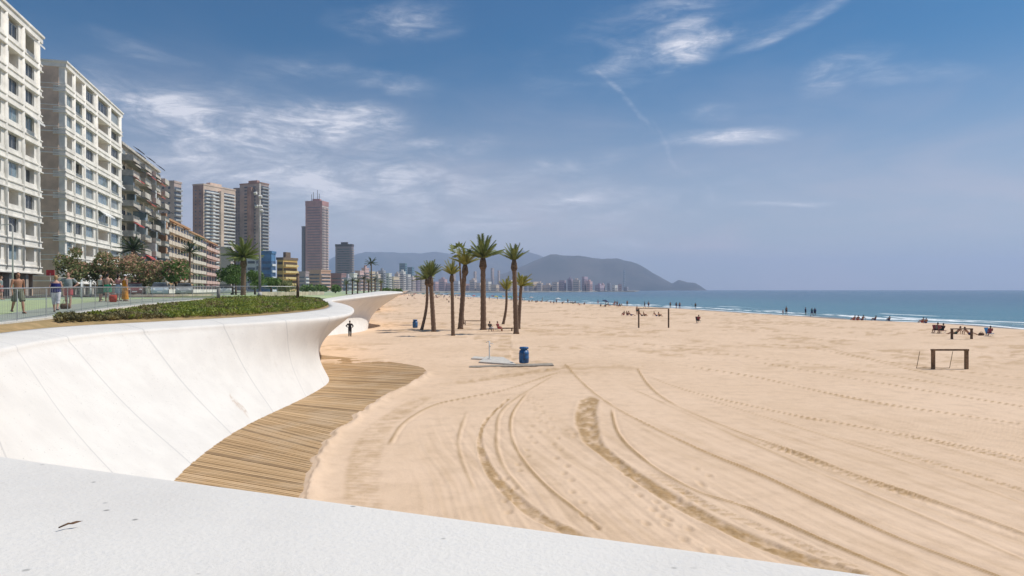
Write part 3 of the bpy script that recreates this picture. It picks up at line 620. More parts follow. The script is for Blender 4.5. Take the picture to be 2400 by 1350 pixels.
# block 3: concrete balconies with dark awnings
def balcony_block(label, cor, length, depth, z0, roof, floors, storey, seed):
    r = random.Random(seed); root = empty('apartment_block', cor, math.pi/2-PHI, label, 'apartment block'); H = roof-z0
    MB().box(0, length, 1.8, depth, 0, H-.5).build('wall', CREAM, root)
    MB().box(-.1, length+.1, 1.2, depth+.2, H-.5, H).build('roof', CONC, root)
    g = H-floors*storey-.5; nb_ = 7; bwid = length/nb_
    for f in range(floors):
        zb = g+f*storey
        for k in range(nb_):
            a = k*bwid+.12; c = (k+1)*bwid-.12; out = .1 if k % 2 else -.75
            b = MB(); b.box(a, c, out, 1.79, zb-.16, zb).box(a, c, out, out+.12, zb, zb+1.0).box(a, a+.1, out+.12, 1.78, zb, zb+1.0).box(c-.1, c, out+.12, 1.78, zb, zb+1.0)
            b.build('balcony', CONC, root)
            w = window(root, a+.6, c-.6, zb+.1, zb+2.3, 1.74, r.choice([GLD, GL, GLD, GL2]), 2)
            if r.random() < .35: MB().box(a+.05, a+1.3, out+.1, 1.75, zb+1.0, zb+storey-.2).build('balcony_screen', r.choice([FRAME, GL, GL2]), root)
            if r.random() < (.8 if f == floors-1 else .55): awning(root, a+.1, c-.1, out+.1, zb+storey-.3, .65, 1.1, AWD if r.random() < .88 else AWR)
        b = MB(); b.box(-.9, 0, 2.4, 7.5, zb-.16, zb).box(-.9, -.8, 2.4, 7.5, zb, zb+.95); b.build('balcony', CONC, root)
        w = MB().box(-.03, 0.01, 3, 6.8, zb+.1, zb+2.2).build('window', GLD, root)
    return root
c3 = corner(303, 137, 4.2)
balcony_block('grey balcony block with dark awnings on every floor, third from the left', c3, 35.5, 16, 4.2, CAMZ+347/F*137, 9, 3.05, 5)
# generic tower / block
def solve(pl, pc, pr, Y, phi):
    C = Vector((px_x(pc, Y), Y, 0)); tl = (pl-1200)/F; tr = (pr-1200)/F; s, c = math.sin(phi), math.cos(phi)
    return C, (C.x-tl*Y)/(c+tl*s), (tr*Y-C.x)/(s-tr*c)
def tower(label, pl, pc, pr, Y, top, phi=R(20), z0=4.2, wall=None, band=None, glass=None, storey=3.1, bal=.8, end='ribbon', nbay=0, roof_h=1.2, cat='tower block', name='tower_block', pent=True, wr_cap=60, group=None, bot=None, proof=None, side_wall=None):
    C, wl, wr = solve(pl, pc, pr, Y, phi); wl = min(max(wl, 3), 90); wr = min(max(wr, 2.5), wr_cap)
    C.z = z0; H = py_z(top, Y)-z0; root = empty(name, C, math.pi/2-phi, label, cat, group)
    MB().box(0, wr, .0, wl, 0, H-roof_h).build('wall', wall, root)
    if side_wall: MB().box(-.15, 0, 0, wl, 0, H-roof_h).build('side_wall', side_wall, root)
    rf = MB().box(-.3, wr+.3, -.3, wl+.3, H-roof_h, H)
    if pent: rf.box(wr*.3, wr*.65, wl*.3, wl*.7, H, H+storey*.9)
    rf.build('roof', proof or wall, root)
    nf = max(1, int((H-roof_h)/storey))
    for f in range(nf):
        z = f*storey+.9
        if nbay:
            w = wr/nbay
            for k in range(nbay):
                if nf*nbay <= 100:
                    MB().box(k*w+w*.18, k*w+w*.82, -.04, .02, z, z+1.5).build('window', glass, root)
        else: MB().box(wr*.03, wr*.97, -.05, .02, z, z+1.45).build('window', glass, root)
        if bal:
            b = MB(); n = 2 if wr > 15 else 1
            for k in range(n): b.box(wr*(k/n)+wr*.04, wr*((k+1)/n)-wr*.05, -bal, -.051, z-1.0, z+.05)
            b.build('balcony', band, root)
        if end == 'ribbon': MB().box(-.2, .02, wl*.12, wl*.88, z+.1, z+1.3).build('window', glass, root)
        elif end == 'column':
            for q in (.25, .65): MB().box(-.2, .02, wl*q, wl*q+wl*.13, z, z+1.2).build('window', glass, root)
    return root
BR = mat('brown_brick', (.40, .24, .19), .85, .15, .1); BRL = mat('beige_tower_render', (.72, .55, .43), .85, .12, .1); WB = mat('white_balcony', (.78, .77, .75), .8, .08, .3)
GT = mat('grey_brown_tower', (.50, .38, .33), .85, .12, .1); GRB = mat('slate_glass', (.12, .14, .17), .3, .3, .2, spec=.5); GBL = mat('grey_balcony', (.42, .42, .43), .8, .1, .3)
RED = mat('rose_tower_render', (.55, .29, .26), .85, .1, .1); ROSE = mat('pale_rose_balcony', (.72, .55, .50), .8, .1, .3); ROOFB = mat('dark_roof', (.12, .10, .11), .8, .2)
PINK = mat('pink_render', (.72, .50, .42), .85, .08, .3); PEACH = mat('peach_render', (.74, .58, .42), .85, .08, .3); YEL = mat('yellow_render', (.78, .50, .17), .85, .1, .3); BLU = mat('blue_cladding', (.09, .22, .42), .5, .15, .3, spec=.5)
TEAL = mat('teal_glass_cladding', (.12, .24, .27), .4, .1, .1)
BLUG = mat('blue_glass', (.05, .12, .24), .2, .2, .3, spec=.6)
tower('slim grey tower just right of the awning block', 372, 408, 425, 420, 423, R(8), wall=GT, band=GBL, glass=GRB, pent=False, end='column', bal=1.2)
t5 = tower('broad brown brick tower with white balcony columns', 452, 477, 552, 600, 430, R(20), wall=BRL, band=WB, glass=GRB, side_wall=BR, end='column', bal=1.8, pent=True, proof=BRL)
for f in range(28): MB().box(5+(f > 14)*2, 9.5, -4.2, -1.9, f*3.1, f*3.1+1.3).build('balcony_bay', WB, t5)
MB().box(17.5, 21, -3.2, 0, 0, 90).build('stair_shaft', BRL, t5)
t6 = tower('grey brown tower behind the tall light mast', 562, 612, 630, 640, 427, R(22), wall=GT, band=GBL, glass=GRB, end='column', bal=1.6, proof=BR)
MB().box(-4, -.3, 8, 13, 0, 97).build('stair_shaft', BR, t6)
tower('narrow brown tower squeezed between the two broad towers', 548, 566, 574, 655, 440, R(10), wall=mat('umber_brick', (.34, .27, .24), .85, .1, .1), band=GBL, glass=GRB, pent=False, end='column', bal=0)
# low terrace of the beach street, three houses sharing the line of the facades
def terrace(label, pxa, pxb, roof_z, wall, awn, floors, nbay, tall_edge=False):
    def Yat(px): return 37.1/((1200-px)/F-.29)
    Ya, Yb = Yat(pxa), Yat(pxb); c = corner(pxa, Ya, 4.1); Ln = (Yb-Ya)*math.sqrt(1+.29**2); r = random.Random(pxa)
    root = empty('terrace_house', c, math.pi/2-PHI, label, 'apartment house'); H = roof_z-4.1
    MB().box(0, Ln, 1.2, 14, 0, H).build('wall', wall, root); MB().box(-.05, Ln+.05, .6, 14.3, H, H+.5).build('roof', mat('terracotta_edge', (.52, .30, .16), .85, .15), root)
    st = H/floors; w = Ln/nbay
    for f in range(floors):
        z = f*st
        for k in range(nbay):
            MB().box(k*w+.2, (k+1)*w-.2, 0, 1.19, z-.1+st*.02, z+1.0).build('balcony', wall if f else WHITE, root)
            MB().box(k*w+.7, (k+1)*w-.7, 1.12, 1.21, z+1.0, z+st-.35).build('window', GLD, root)
            if r.random() < .5: awning(root, k*w+.4, (k+1)*w-.4, 1.1, z+st-.2, .5, 1.3, awn)
    if tall_edge: MB().box(-1.6, -.06, .4, 14, 0, H+1.2).build('brick_pilaster', mat('orange_brick', (.45, .25, .15), .85, .1), root)
    return root
terrace('peach terrace house with brick edge beside the awning block', 396, 452, 18.2+5, mat('peach_white_render', (.74, .62, .50), .85, .08), mat('orange_awning', (.60, .36, .18), .8), 6, 8, True)
terrace('cream terrace house with green awnings in the middle of the low row', 453, 484, 17.6+5, mat('cream_pale_render', (.76, .68, .56), .85, .08), AWG, 6, 5)
terrace('pink terrace house with lilac balconies at the end of the low row', 485, 515, 17.2+5, PINK, mat('mauve_awning', (.42, .26, .24), .8), 6, 5)
tower('beige blank-sided house behind the large promenade palm', 517, 541, 546, 300, 578, R(0), wall=mat('beige_blank_render', (.56, .47, .41), .85), band=WB, glass=GRB, end=None, bal=0, pent=False, cat='house', name='apartment_house')
tower('white house with pale balconies left of the light mast', 578, 600, 611, 330, 600, R(-5), wall=mat('white_pale_render', (.66, .66, .64), .85), band=WB, glass=GRB, bal=.8, pent=False, cat='house', name='apartment_house')
tower('bright blue clad building right of the light mast', 612, 636, 646, 330, 588, R(0), wall=BLU, band=mat('white_mullion', (.7, .72, .75), .7), glass=BLUG, bal=.5, pent=False, cat='building', name='office_building')
tower('yellow house with arched balconies beside the blue building', 649, 664, 697, 340, 603, R(20), wall=YEL, band=mat('pale_yellow_balcony', (.80, .60, .28), .85), glass=mat('dark_brown_opening', (.12, .08, .05), .8), bal=1.2, pent=True, cat='house', name='apartment_house', proof=mat('brown_roof', (.22, .16, .12), .9))
t8 = tower('tallest rose coloured tower with white checkered sea side', 716, 755, 770, 1000, 470, R(12), wall=mat('pale_checker_render', (.74, .64, .56), .85), band=ROSE, glass=mat('grey_rose_window', (.26, .20, .20), .5), side_wall=RED, end='ribbon', bal=1.6, storey=4.0, proof=RED, roof_h=7, wr_cap=40)
for k, (x, y) in enumerate(((3, 6), (4, 16), (7, 11), (6, 20))): MB().tube([(x, y, 130), (x, y, 142+3*(k % 3))], .35, 6).build('roof_mast', ROOFB, t8)
tower('dark narrow slab attached left of the rose tower', 707, 713, 722, 1010, 530, R(12), wall=mat('dark_grey_slab_render', (.24, .22, .24), .85), band=GT, glass=GRB, bal=0, pent=False, end='column')
tower('shorter dark tower with a flat overhanging roof', 786, 824, 829, 900, 572, R(10), wall=mat('plum_grey_render', (.30, .24, .26), .85), band=GT, glass=GRB, proof=ROOFB, pent=True, roof_h=3, bal=1)
tower('salmon house with flat roof at the foot of the rose tower', 722, 752, 775, 600, 632, R(20), wall=mat('salmon_render', (.62, .38, .27), .85), band=PINK, glass=GRB, pent=False, cat='house', name='apartment_house')
tower('mauve house left of the rose tower foot', 698, 716, 724, 560, 636, R(10), wall=mat('mauve_render', (.46, .36, .36), .85), band=WB, glass=GRB, pent=False, cat='house', name='apartment_house', bal=.5)
tower('plum house behind the row of small palms', 775, 800, 812, 620, 640, R(10), wall=mat('plum_render', (.36, .22, .22), .85), band=ROSE, glass=GRB, pent=False, cat='house', name='apartment_house', bal=.5)
# far bay skyline
pal = [('beige', (.60, .50, .42)), ('rose', (.56, .38, .36)), ('pale', (.68, .62, .56)), ('grey', (.36, .36, .40)), ('sand coloured', (.62, .50, .36)), ('mauve', (.42, .33, .38)), ('white', (.72, .70, .68))]
ords = ['first', 'second', 'third', 'fourth', 'fifth', 'sixth', 'seventh', 'eighth', 'ninth', 'tenth', 'eleventh', 'twelfth']
rs = random.Random(12)
FAR = []  # (group word, pl, pr, top, Y, base z)
x = 806
for (w, t) in ((16, 650), (14, 640), (18, 634), (14, 628), (16, 636), (15, 642), (14, 634), (16, 640), (20, 648)): FAR.append(('row beyond the small palms', x, x+w+3, t, 560+(x-806)*4, 4.0)); x += w-2
x = 912
for (w, t) in ((15, 650), (12, 641), (16, 636), (14, 643), (13, 650), (12, 644), (15, 648), (14, 655)): FAR.append(('row left of the beach palms', x, x+w, t, 1050+(x-912)*5, 2.5)); x += w-2
x = 1012
for (w, t) in ((18, 660), (20, 654), (18, 664), (20, 658), (22, 665), (18, 656), (20, 663), (18, 660), (20, 667), (20, 662), (18, 656), (18, 665)): FAR.append(('row seen between the beach palms', x, x+w, t, 1750, 2)); x += w-2
x = 1210
for (w, t) in ((22, 664), (16, 657), (22, 660), (18, 663), (26, 668), (20, 661), (24, 657), (16, 653), (26, 656), (14, 648), (24, 659), (22, 668)): FAR.append(('old town on the point', x, x+w, t, 1850, 2)); x += w-4
x = 1408
for (w, t) in ((18, 667), (14, 663), (18, 668), (16, 666), (14, 672)): FAR.append(('low end of the point', x, x+w, t, 1900, 2)); x += w-3
cnt = {}
for (g, pl, pr, t, Y, z0) in FAR:
    k = cnt.get(g, 0); cnt[g] = k+1; cn, cc3 = pal[rs.randrange(len(pal))]
    tower(f'{cn} building in the {g}, {ords[k]} from its left', pl, pl+(pr-pl)*rs.uniform(.35, .7), pr, Y+rs.uniform(-30, 30), t, R(rs.uniform(8, 25)), z0, wall=mat('far_'+cn.split()[0]+'_render', tuple(min(.8, c*1.25) for c in cc3), .9), band=mat('far_'+cn.split()[0]+'_balcony', tuple(min(.8, c*1.1+.06) for c in cc3), .85), glass=mat('far_window', (.13, .14, .17), .5), storey=3.3 if Y < 1500 else 5.0, bal=0.9, end='ribbon', pent=rs.random() < .4, cat='building', name='apartment_building', wr_cap=45, group='buildings of the far '+g)
tower('left of the twin blue glass towers in the far town', 936, 950, 954, 1500, 617, R(10), 2, wall=TEAL, band=GBL, glass=BLUG, storey=4, bal=0, pent=False, name='glass_tower')
tower('lower right neighbour of the twin blue glass towers', 955, 966, 971, 1520, 626, R(10), 2, wall=TEAL, band=GBL, glass=BLUG, storey=4, bal=0, pent=False, name='glass_tower')
tower('pale needle tower rising before the headland', 1461, 1464, 1466, 2300, 632, R(10), 1, wall=mat('pale_blue_tower', (.5, .58, .64), .7), band=GBL, glass=BLUG, storey=6, bal=0, pent=False)
for k, (a, b_, t) in enumerate(((1060, 1068, 630), (1110, 1117, 636), (1150, 1158, 628), (1166, 1172, 634))):
    tower(['slim hazy tower left of the leaning palm', 'slim hazy tower left of the tallest palm', 'slim hazy tower right of the tallest palm', 'slim hazy tower left of the short leaning palm'][k], a, (a+b_)/2, b_, 2600, t, R(10), 2, wall=GT, band=GBL, glass=GRB, storey=6, bal=0, pent=False)

# ------------------------------------------------------------------ hills and far shore
def hill(name, prof, Y, depth, m, z0=-3, seed=0, nx=160, ny=26):
    pxs = [p[0] for p in prof]; pys = [p[1] for p in prof]; xs = np.linspace(pxs[0], pxs[-1], nx)
    top = np.interp(xs, pxs, pys); V = []
    for j in range(ny):
        s = j/(ny-1)                                   # 0 front shore .. .5 crest .. 1 back
        for i in range(nx):
            cr = CAMZ+(HOR-top[i]+(fnoise(np.array([xs[i]]), np.array([3.3]), 38, 4, seed+5)[0]-.5)*9*min(1, max(0, (HOR-top[i])/25)))/F*Y
            y = Y+(s-.55)*depth; X = (xs[i]-1200)/F*y*(1-.0*s)
            q = math.sin(math.pi*min(1, max(0, s/.55*.5 if s < .55 else .5+(s-.55)/.45*.5)))
            z = z0+(cr-z0)*q**.8
            rid = (fnoise(np.array([X+seed*777.]), np.array([y]), 900, 5, seed)[0]-.5)
            z += rid*abs(cr-z0)*1.1*math.sin(math.pi*min(1, s/.5))*(s < .5)
            V.append((X, y, max(z, z0) if s > 0 else z0))
    return tag(npmesh(name, V, grid_faces(ny, nx), m), kind='structure')
HM = mat('scrub_hillside', (.085, .075, .065), .95, .3, .004, col2=(.025, .035, .032))
hill('hill', [(700, 668), (740, 640), (790, 612), (840, 602), (880, 600), (940, 594), (1000, 591), (1060, 594), (1110, 600), (1150, 598), (1190, 592), (1225, 587), (1250, 596), (1280, 604), (1310, 602), (1360, 610), (1420, 640), (1460, 676)], 8500, 2500, HM, seed=1)
hill('headland', [(1080, 672), (1180, 640), (1240, 616), (1290, 602), (1340, 603), (1400, 606), (1450, 611), (1480, 616), (1510, 630), (1545, 650), (1575, 666), (1592, 657), (1610, 663), (1630, 664), (1645, 673), (1656, 680)], 5200, 1600, HM, seed=2)
sm = MB()
sp_ = [(900, 690.5), (1000, 688.5), (1060, 686.5), (1120, 686), (1240, 685.5), (1320, 684.5), (1400, 684), (1488, 684), (1500, 682), (1440, 681), (1250, 681), (1000, 681), (850, 683)]
sv = [pt(a, b_, SEA) for a, b_ in sp_]; n_ = len(sv)
sm.add([(p.x, p.y, 1.8) for p in sv]+[(p.x, p.y-3, -3) for p in sv], [tuple(range(n_))]+[(i, n_+i, n_+(i+1) % n_, (i+1) % n_) for i in range(n_)])
tag(sm.build('far_shore', mat('far_ground', (.34, .31, .26), .95, .3, .02)), kind='structure')

# ------------------------------------------------------------------ palms and trees
BARK = mat('palm_trunk_bark', (.24, .165, .11), .95, .3, 5, .9, 12, col2=(.13, .085, .06), stretch=(1, 1, 3))
FROND = mat('palm_frond', (.21, .24, .06), .55, .3, 1.2, col2=(.11, .15, .04), trans=.25)
FRONDY = mat('palm_frond_yellowish', (.34, .31, .055), .55, .3, 1.2, col2=(.18, .20, .045), trans=.25)
FRONDD = mat('palm_frond_dark', (.045, .075, .03), .6, .3, 1.2, col2=(.03, .05, .02), trans=.15)
BOOT = mat('palm_boots', (.16, .11, .07), .95, .3, 4, .8, 10)
def palm(label, base, top, r0, R_, tilt=(10, 75), n=30, seed=0, fm=FROND, lean=.0, boot=True, group=None, upright=.35, fan=False, side=0, leafn=22):
    """base, top: world points of the trunk; R_ frond length; tilt: range of frond angles from the vertical"""
    r = random.Random(seed); root = empty('palm_tree', base, 0, label, 'palm tree', group); T = Vector(top)-Vector(base); H = T.length
    pts = []; rs_ = []
    nn = 26
    for i in range(nn+1):
        s = i/nn; p = T*s; p.x += lean*H*math.sin(math.pi*s)*.5
        pts.append(p); rr2 = r0*.74*(1.1-.22*s if s > .06 else 1.3-s*3.4)
        rs_.append(rr2*(1+.06*(-1)**i))
    MB().tube(pts, rs_, 10).build('trunk', BARK, root)
    if boot:
        b = MB(); b.tube([T*.0+T-Vector((0, 0, r0*3.2)), T-Vector((0, 0, r0*2.2)), T-Vector((0, 0, r0*.6)), T+Vector((0, 0, r0*.6))], [r0*.65, r0*1.08, r0*.85, r0*.5], 10); b.build('trunk_boots', BOOT, root)
    c = MB()
    if leafn > 12: n = int(n*.82)
    for i in range(n):
        f = (i+.5)/n; th = tilt[0]+(tilt[1]-tilt[0])*(f**.8)+r.uniform(-9, 9); a = i*2.39996+r.uniform(-.25, .25); L = R_*r.uniform(.78, 1.16)*(1-.12*f)
        d = Vector((math.sin(R(th))*math.cos(a), math.sin(R(th))*math.sin(a), math.cos(R(th)))); d.x += side; d.normalize()
        hz = Vector((d.x, d.y, 0)); hz = hz.normalized() if hz.length > .01 else Vector((1, 0, 0)); sidev = Vector((-hz.y, hz.x, 0))
        droop = upright*.6+.22*f
        def P(s): return T+d*L*s+Vector((0, 0, -1))*L*droop*s**2.3*.8+hz*L*.10*s*s
        if fan:
            st = P(.55)-T; o = T+st; dd = st.normalized(); up = sidev.cross(dd).normalized(); m_ = 16; rad = L*.55
            ring = [o+(dd*math.cos(t_)+sidev*math.sin(t_))*rad*(1 if k % 2 == 0 else .62)-Vector((0, 0, rad*.3*abs(math.sin(t_)))) for k in range(m_+1) for t_ in [(-1+2*k/m_)*2.0]]
            c.add([o]+ring, [(0, k+1, k+2) for k in range(m_)]); c.tube([T, o], r0*.1, 4); continue
        c.tube([P(0), P(.3), P(.6), P(.97)], [r0*.22, r0*.14, r0*.08, .01], 4)
        for k in range(leafn):
            s = .14+.86*k/leafn; p = P(s); tg = (P(s+.02)-P(s-.02)).normalized(); w = R_*.030*(1.2 if R_ > 1.5 else 1.6); ll = R_*.20*math.sin(math.pi*(.12+.82*s))**.7
            up = sidev.cross(tg).normalized()
            for sg in (-1, 1):
                e = p+(tg*.75+sidev*sg*.75+up*(.35 if sg else 0)).normalized()*ll*r.uniform(.8, 1.1)-Vector((0, 0, ll*.18*f)); q = tg*w
                c.add([p-q*.6, p+q*.6, e], [(0, 1, 2)])
    c.build('crown', fm, root); return root
def palm_px(label, bpx, bpy, tpx, tpy, wpx, R_px, z=0.0, **kw):
    b = pt(bpx, bpy, z); Y = b.y; t = Vector((px_x(tpx, Y), Y, py_z(tpy, Y))); b.z = z-.05
    return palm(label, b, t, wpx/2/F*Y, R_px/F*Y, **kw)
G = 'date palms standing in the sand'
palm_px('thin date palm leaning right, behind the second from left', 988, 773, 1000, 655, 9, 40, tilt=(5, 70), n=24, seed=1, lean=.10, group=G, side=-.25)
palm_px('straight date palm leftmost of the full height trunks, beside the thin leaning one', 1017, 778, 1009, 650, 14, 46, tilt=(3, 42), n=26, seed=2, group=G, upright=.12)
palm_px('short slender date palm with the lowest trunk foot, third from left', 1062, 787, 1059, 645, 11, 38, tilt=(4, 52), n=24, seed=3, fm=FRONDY, group=G, upright=.15, boot=True)
palm_px('date palm leaning right in front of the ragged fan palm', 1079, 771, 1090, 622, 15, 46, tilt=(4, 55), n=30, seed=4, group=G, upright=.15, fm=FRONDY)
palm('ragged fan palm rising behind the leaning date palm', pt(1086, 760, 0), Vector((px_x(1076, pt(1086, 760, 0).y), pt(1086, 760, 0).y, py_z(590, pt(1086, 760, 0).y))), .20, 1.75, tilt=(15, 115), n=13, seed=5, fan=True, boot=False, fm=FROND)
palm_px('tallest and thickest date palm in the middle of the beach palms', 1133, 773, 1132, 606, 17, 60, tilt=(3, 68), n=40, seed=6, group=G, upright=.16, leafn=26)
palm_px('short thin date palm leaning right behind the two seated people', 1179, 760, 1187, 682, 8, 36, tilt=(3, 38), n=16, seed=7, fm=FRONDY, lean=.08, group=G, upright=.1, boot=False)
palm_px('tall date palm with a narrow upright crown, right of the seated people', 1210, 782, 1205, 612, 15, 46, tilt=(3, 50), n=26, seed=8, group=G, upright=.1)
palm_px('shorter date palm with yellow fronds at the right end, behind the tall narrow one', 1215, 770, 1221, 672, 11, 42, tilt=(4, 60), n=24, seed=9, fm=FRONDY, group=G, side=.2, boot=False)
# promenade palms
palm_px('large date palm on the promenade beside the light mast', 570, 692, 571, 604, 15, 52, z=4.28, tilt=(5, 88), n=46, seed=11, upright=.2, leafn=26)
palm_px('slim dark palm just left of the large promenade palm', 553, 691, 550, 600, 6, 34, z=4.28, tilt=(20, 95), n=20, seed=12, fm=FRONDD, upright=.25, boot=False)
palm_px('slender palm before the low terrace houses', 444, 690, 445, 590, 7, 30, z=4.28, tilt=(6, 95), n=26, seed=13, fm=FRONDD, upright=.2, boot=False)
palm_px('broad palm rising behind the flowering trees', 312, 691, 312, 585, 13, 42, z=4.28, tilt=(8, 100), n=36, seed=14, fm=FRONDD, upright=.25, boot=False)
palm_px('tall thin fan palm standing alone beyond the small palms', 871, 690, 870, 616, 4, 17, z=4.28, tilt=(20, 110), n=22, seed=15, fm=FRONDD, upright=.2, boot=False)
sp0 = None
places = [('leftmost', 812, 664), ('second', 826, 658), ('third', 838, 660), ('fourth', 853, 652), ('fifth', 864, 660), ('sixth', 879, 656), ('seventh', 893, 662)]
for k, (w, x, t) in enumerate(places):
    palm_px(f'{w} small palm in the row along the far promenade'.replace('seventh', 'rightmost'), x, 690, x, t, 4.5, 13, z=4.25, tilt=(10, 105), n=16, seed=20+k, fm=FRONDD if k % 2 else FROND, upright=.2, boot=False, group='small palms in a row on the far promenade', leafn=10)

LEAFG = mat('tree_leaf_green', (.15, .25, .055), .6, .3, .7, col2=(.08, .14, .035), trans=.3)
LEAFO = mat('tree_leaf_olive', (.28, .28, .12), .6, .3, .8, col2=(.13, .18, .06), trans=.3)
BLOS = mat('tree_blossom_pink', (.60, .36, .25), .8, .2, 1, col2=(.46, .30, .18), trans=.2)
WOOD = mat('tree_bark', (.12, .09, .065), .95, .2, 4)
def tree(label, px, py, z, wpx, top, seed, leaf, blossom=0, n=2600, cat='tree', name='tree', Y=None, ls=.26, low=None, depth=None):
    r = random.Random(seed); b = pt(px, py, z) if Y is None else Vector((px_x(px, Y), Y, z)); Yq = b.y
    root = empty(name, b, 0, label, cat); W_ = wpx/F*Yq; H = py_z(top, Yq)-z; zl = H*.12 if low is None else low
    tr_ = MB(); lobes = []
    for i in range(13):
        a = r.uniform(0, 6.28); q = math.sqrt(r.random()); zz_ = zl+(H-zl)*(.25+.62*r.random()*(1-.45*q)); rad = W_*r.uniform(.17, .27)
        lobes.append((Vector((math.cos(a)*q*W_*.34, math.sin(a)*q*W_*.34, min(zz_, H-rad*.7))), rad))
    for k in range(3):
        e = lobes[k][0]; tr_.tube([(0, 0, -.1), (e.x*.2, e.y*.2, H*.2), (e.x*.6, e.y*.6, e.z*.6), tuple(e)], [.16, .12, .08, .03], 6)
    tr_.tube([(0, 0, -.15), (0, 0, H*.15), (.05, 0, H*.4)], [.2, .15, .08], 8); tr_.build('trunk', WOOD, root)
    def leaves(cnt, m, nm, bias):
        c = MB()
        for _ in range(cnt):
            o, rad = r.choice(lobes); d = Vector((r.gauss(0, 1), r.gauss(0, 1), r.gauss(0, 1)+bias)).normalized(); p = o+Vector((d.x, d.y, d.z*.85))*rad*(r.uniform(.75, 1.08) if r.random() < .75 else r.uniform(.2, 1.25))
            if p.z < .35: continue
            u = Vector((r.gauss(0, 1), r.gauss(0, 1), r.gauss(0, 1))).normalized(); v = u.orthogonal().normalized(); s = ls*r.uniform(.6, 1.3)
            c.add([p-u*s*.5, p+v*s*.35, p+u*s*.6, p-v*s*.35], [(0, 1, 2, 3)])
        c.build(nm, m, root)
    leaves(n, leaf, 'crown', .1)
    if blossom: leaves(blossom, BLOS, 'blossom', 1.1)
    return root
tree('olive green flowering tree at the left end of the tree row', 172, 693.5, 4.28, 72, 571, 31, LEAFO, 500)
tree('rusty tipped flowering tree second from the left in the row', 244, 693, 4.28, 88, 576, 32, LEAFO, 1200, 2900)
tree('pink blossoming tree, the broadest of the row', 338, 693, 4.28, 108, 585, 33, LEAFO, 2500, 3000)
tree('dark green tree with some pink at the right end of the tree row', 418, 693, 4.28, 76, 592, 34, LEAFG, 900, 2600)
tree('round bright green tree behind the large promenade palm', 545, 691, 4.28, 62, 604, 35, LEAFG, 0, 2600, low=.6)
tree('smaller green tree between the large palm and the light mast', 598, 690.5, 4.28, 46, 622, 36, LEAFG, 0, 1800, low=.3)
tree('low bushy green shrub before the blue building', 636, 690, 4.2, 50, 640, 37, LEAFG, 0, 1500, name='shrub', cat='shrub', low=.2)
tree('low olive shrub before the yellow house', 672, 690, 4.2, 44, 650, 38, LEAFO, 0, 1200, name='shrub', cat='shrub', low=.2)
for k, (x, t, w) in enumerate(((722, 664, 34), (752, 667, 36), (786, 666, 30), (905, 676, 30), (930, 678, 26))):
    tree(['dark shrub left below the rose tower', 'dark shrub right below the rose tower', 'dark shrub before the plum house', 'dark shrub beyond the small palms', 'low shrub near the tip of the white wall'][k], x, 0, 4.1, w, t, 50+k, LEAFG, 0, 500, name='shrub', cat='shrub', Y=190, ls=.5, low=.2)

# ground cover in the planting bed
def cover():
    r = random.Random(77); c = MB(); c2 = MB()
    for _ in range(26000):
        f = r.random(); i = int(f*(nb-1)); s = r.random(); p = b0[i]*(1-s)+b1[i]*s; x, y = p[0], p[1]
        ppx = 1200+F*x/y
        if y < 20 or ppx < 135: continue
        dens = min(1, max(.15, (ppx-140)/330)); q = float(fnoise(np.array([x]), np.array([y]), 1.3, 3, 5)[0]); q2 = float(fnoise(np.array([x]), np.array([y]), .5, 2, 6)[0])
        lo = np.interp(ppx, [140, 400, 560, 785], [.24, .14, .08, .02]); hi_ = np.interp(ppx, [140, 300, 450, 785], [.72, .80, .92, 1.0])
        if s < lo or s > hi_: continue
        if q+.25*(q2-.5) < .56-.34*dens: continue
        h = (.04+.32*max(0, q-.30)*1.6+.18*max(0, q2-.5))*(.75+.35*(ppx > 480)); z0_ = p[2]-.02+.14*math.sin(math.pi*s)
        dry = fnoise(np.array([x]), np.array([y]), .9, 2, 16)[0] > (.50 if ppx < 420 else .66); tgt = c2 if dry else c
        for j in range(8):
            a = r.uniform(0, 6.28); hh_ = h*r.uniform(.3, 1.15); o = Vector((x+r.uniform(-.12, .12), y+r.uniform(-.12, .12), z0_+hh_*r.uniform(.1, .8))); d = Vector((math.cos(a), math.sin(a), r.uniform(.1, 1.8))).normalized(); s2 = Vector((-d.y, d.x, 0)).normalized(); l = r.uniform(.05, .17); w = l*r.uniform(.2, .4)
            tgt.add([o, o+d*l*.5+s2*w, o+d*l, o+d*l*.5-s2*w], [(0, 1, 2, 3)])
    tag(c.build('ground_cover', mat('ground_cover_leaf', (.34, .37, .06), .6, .3, 1.3, col2=(.10, .16, .03), trans=.35)), kind='stuff')
    tag(c2.build('dry_ground_cover', mat('dry_ground_cover_leaf', (.30, .25, .10), .8, .3, 1.3, col2=(.13, .12, .06), trans=.2)), kind='stuff')
cover()

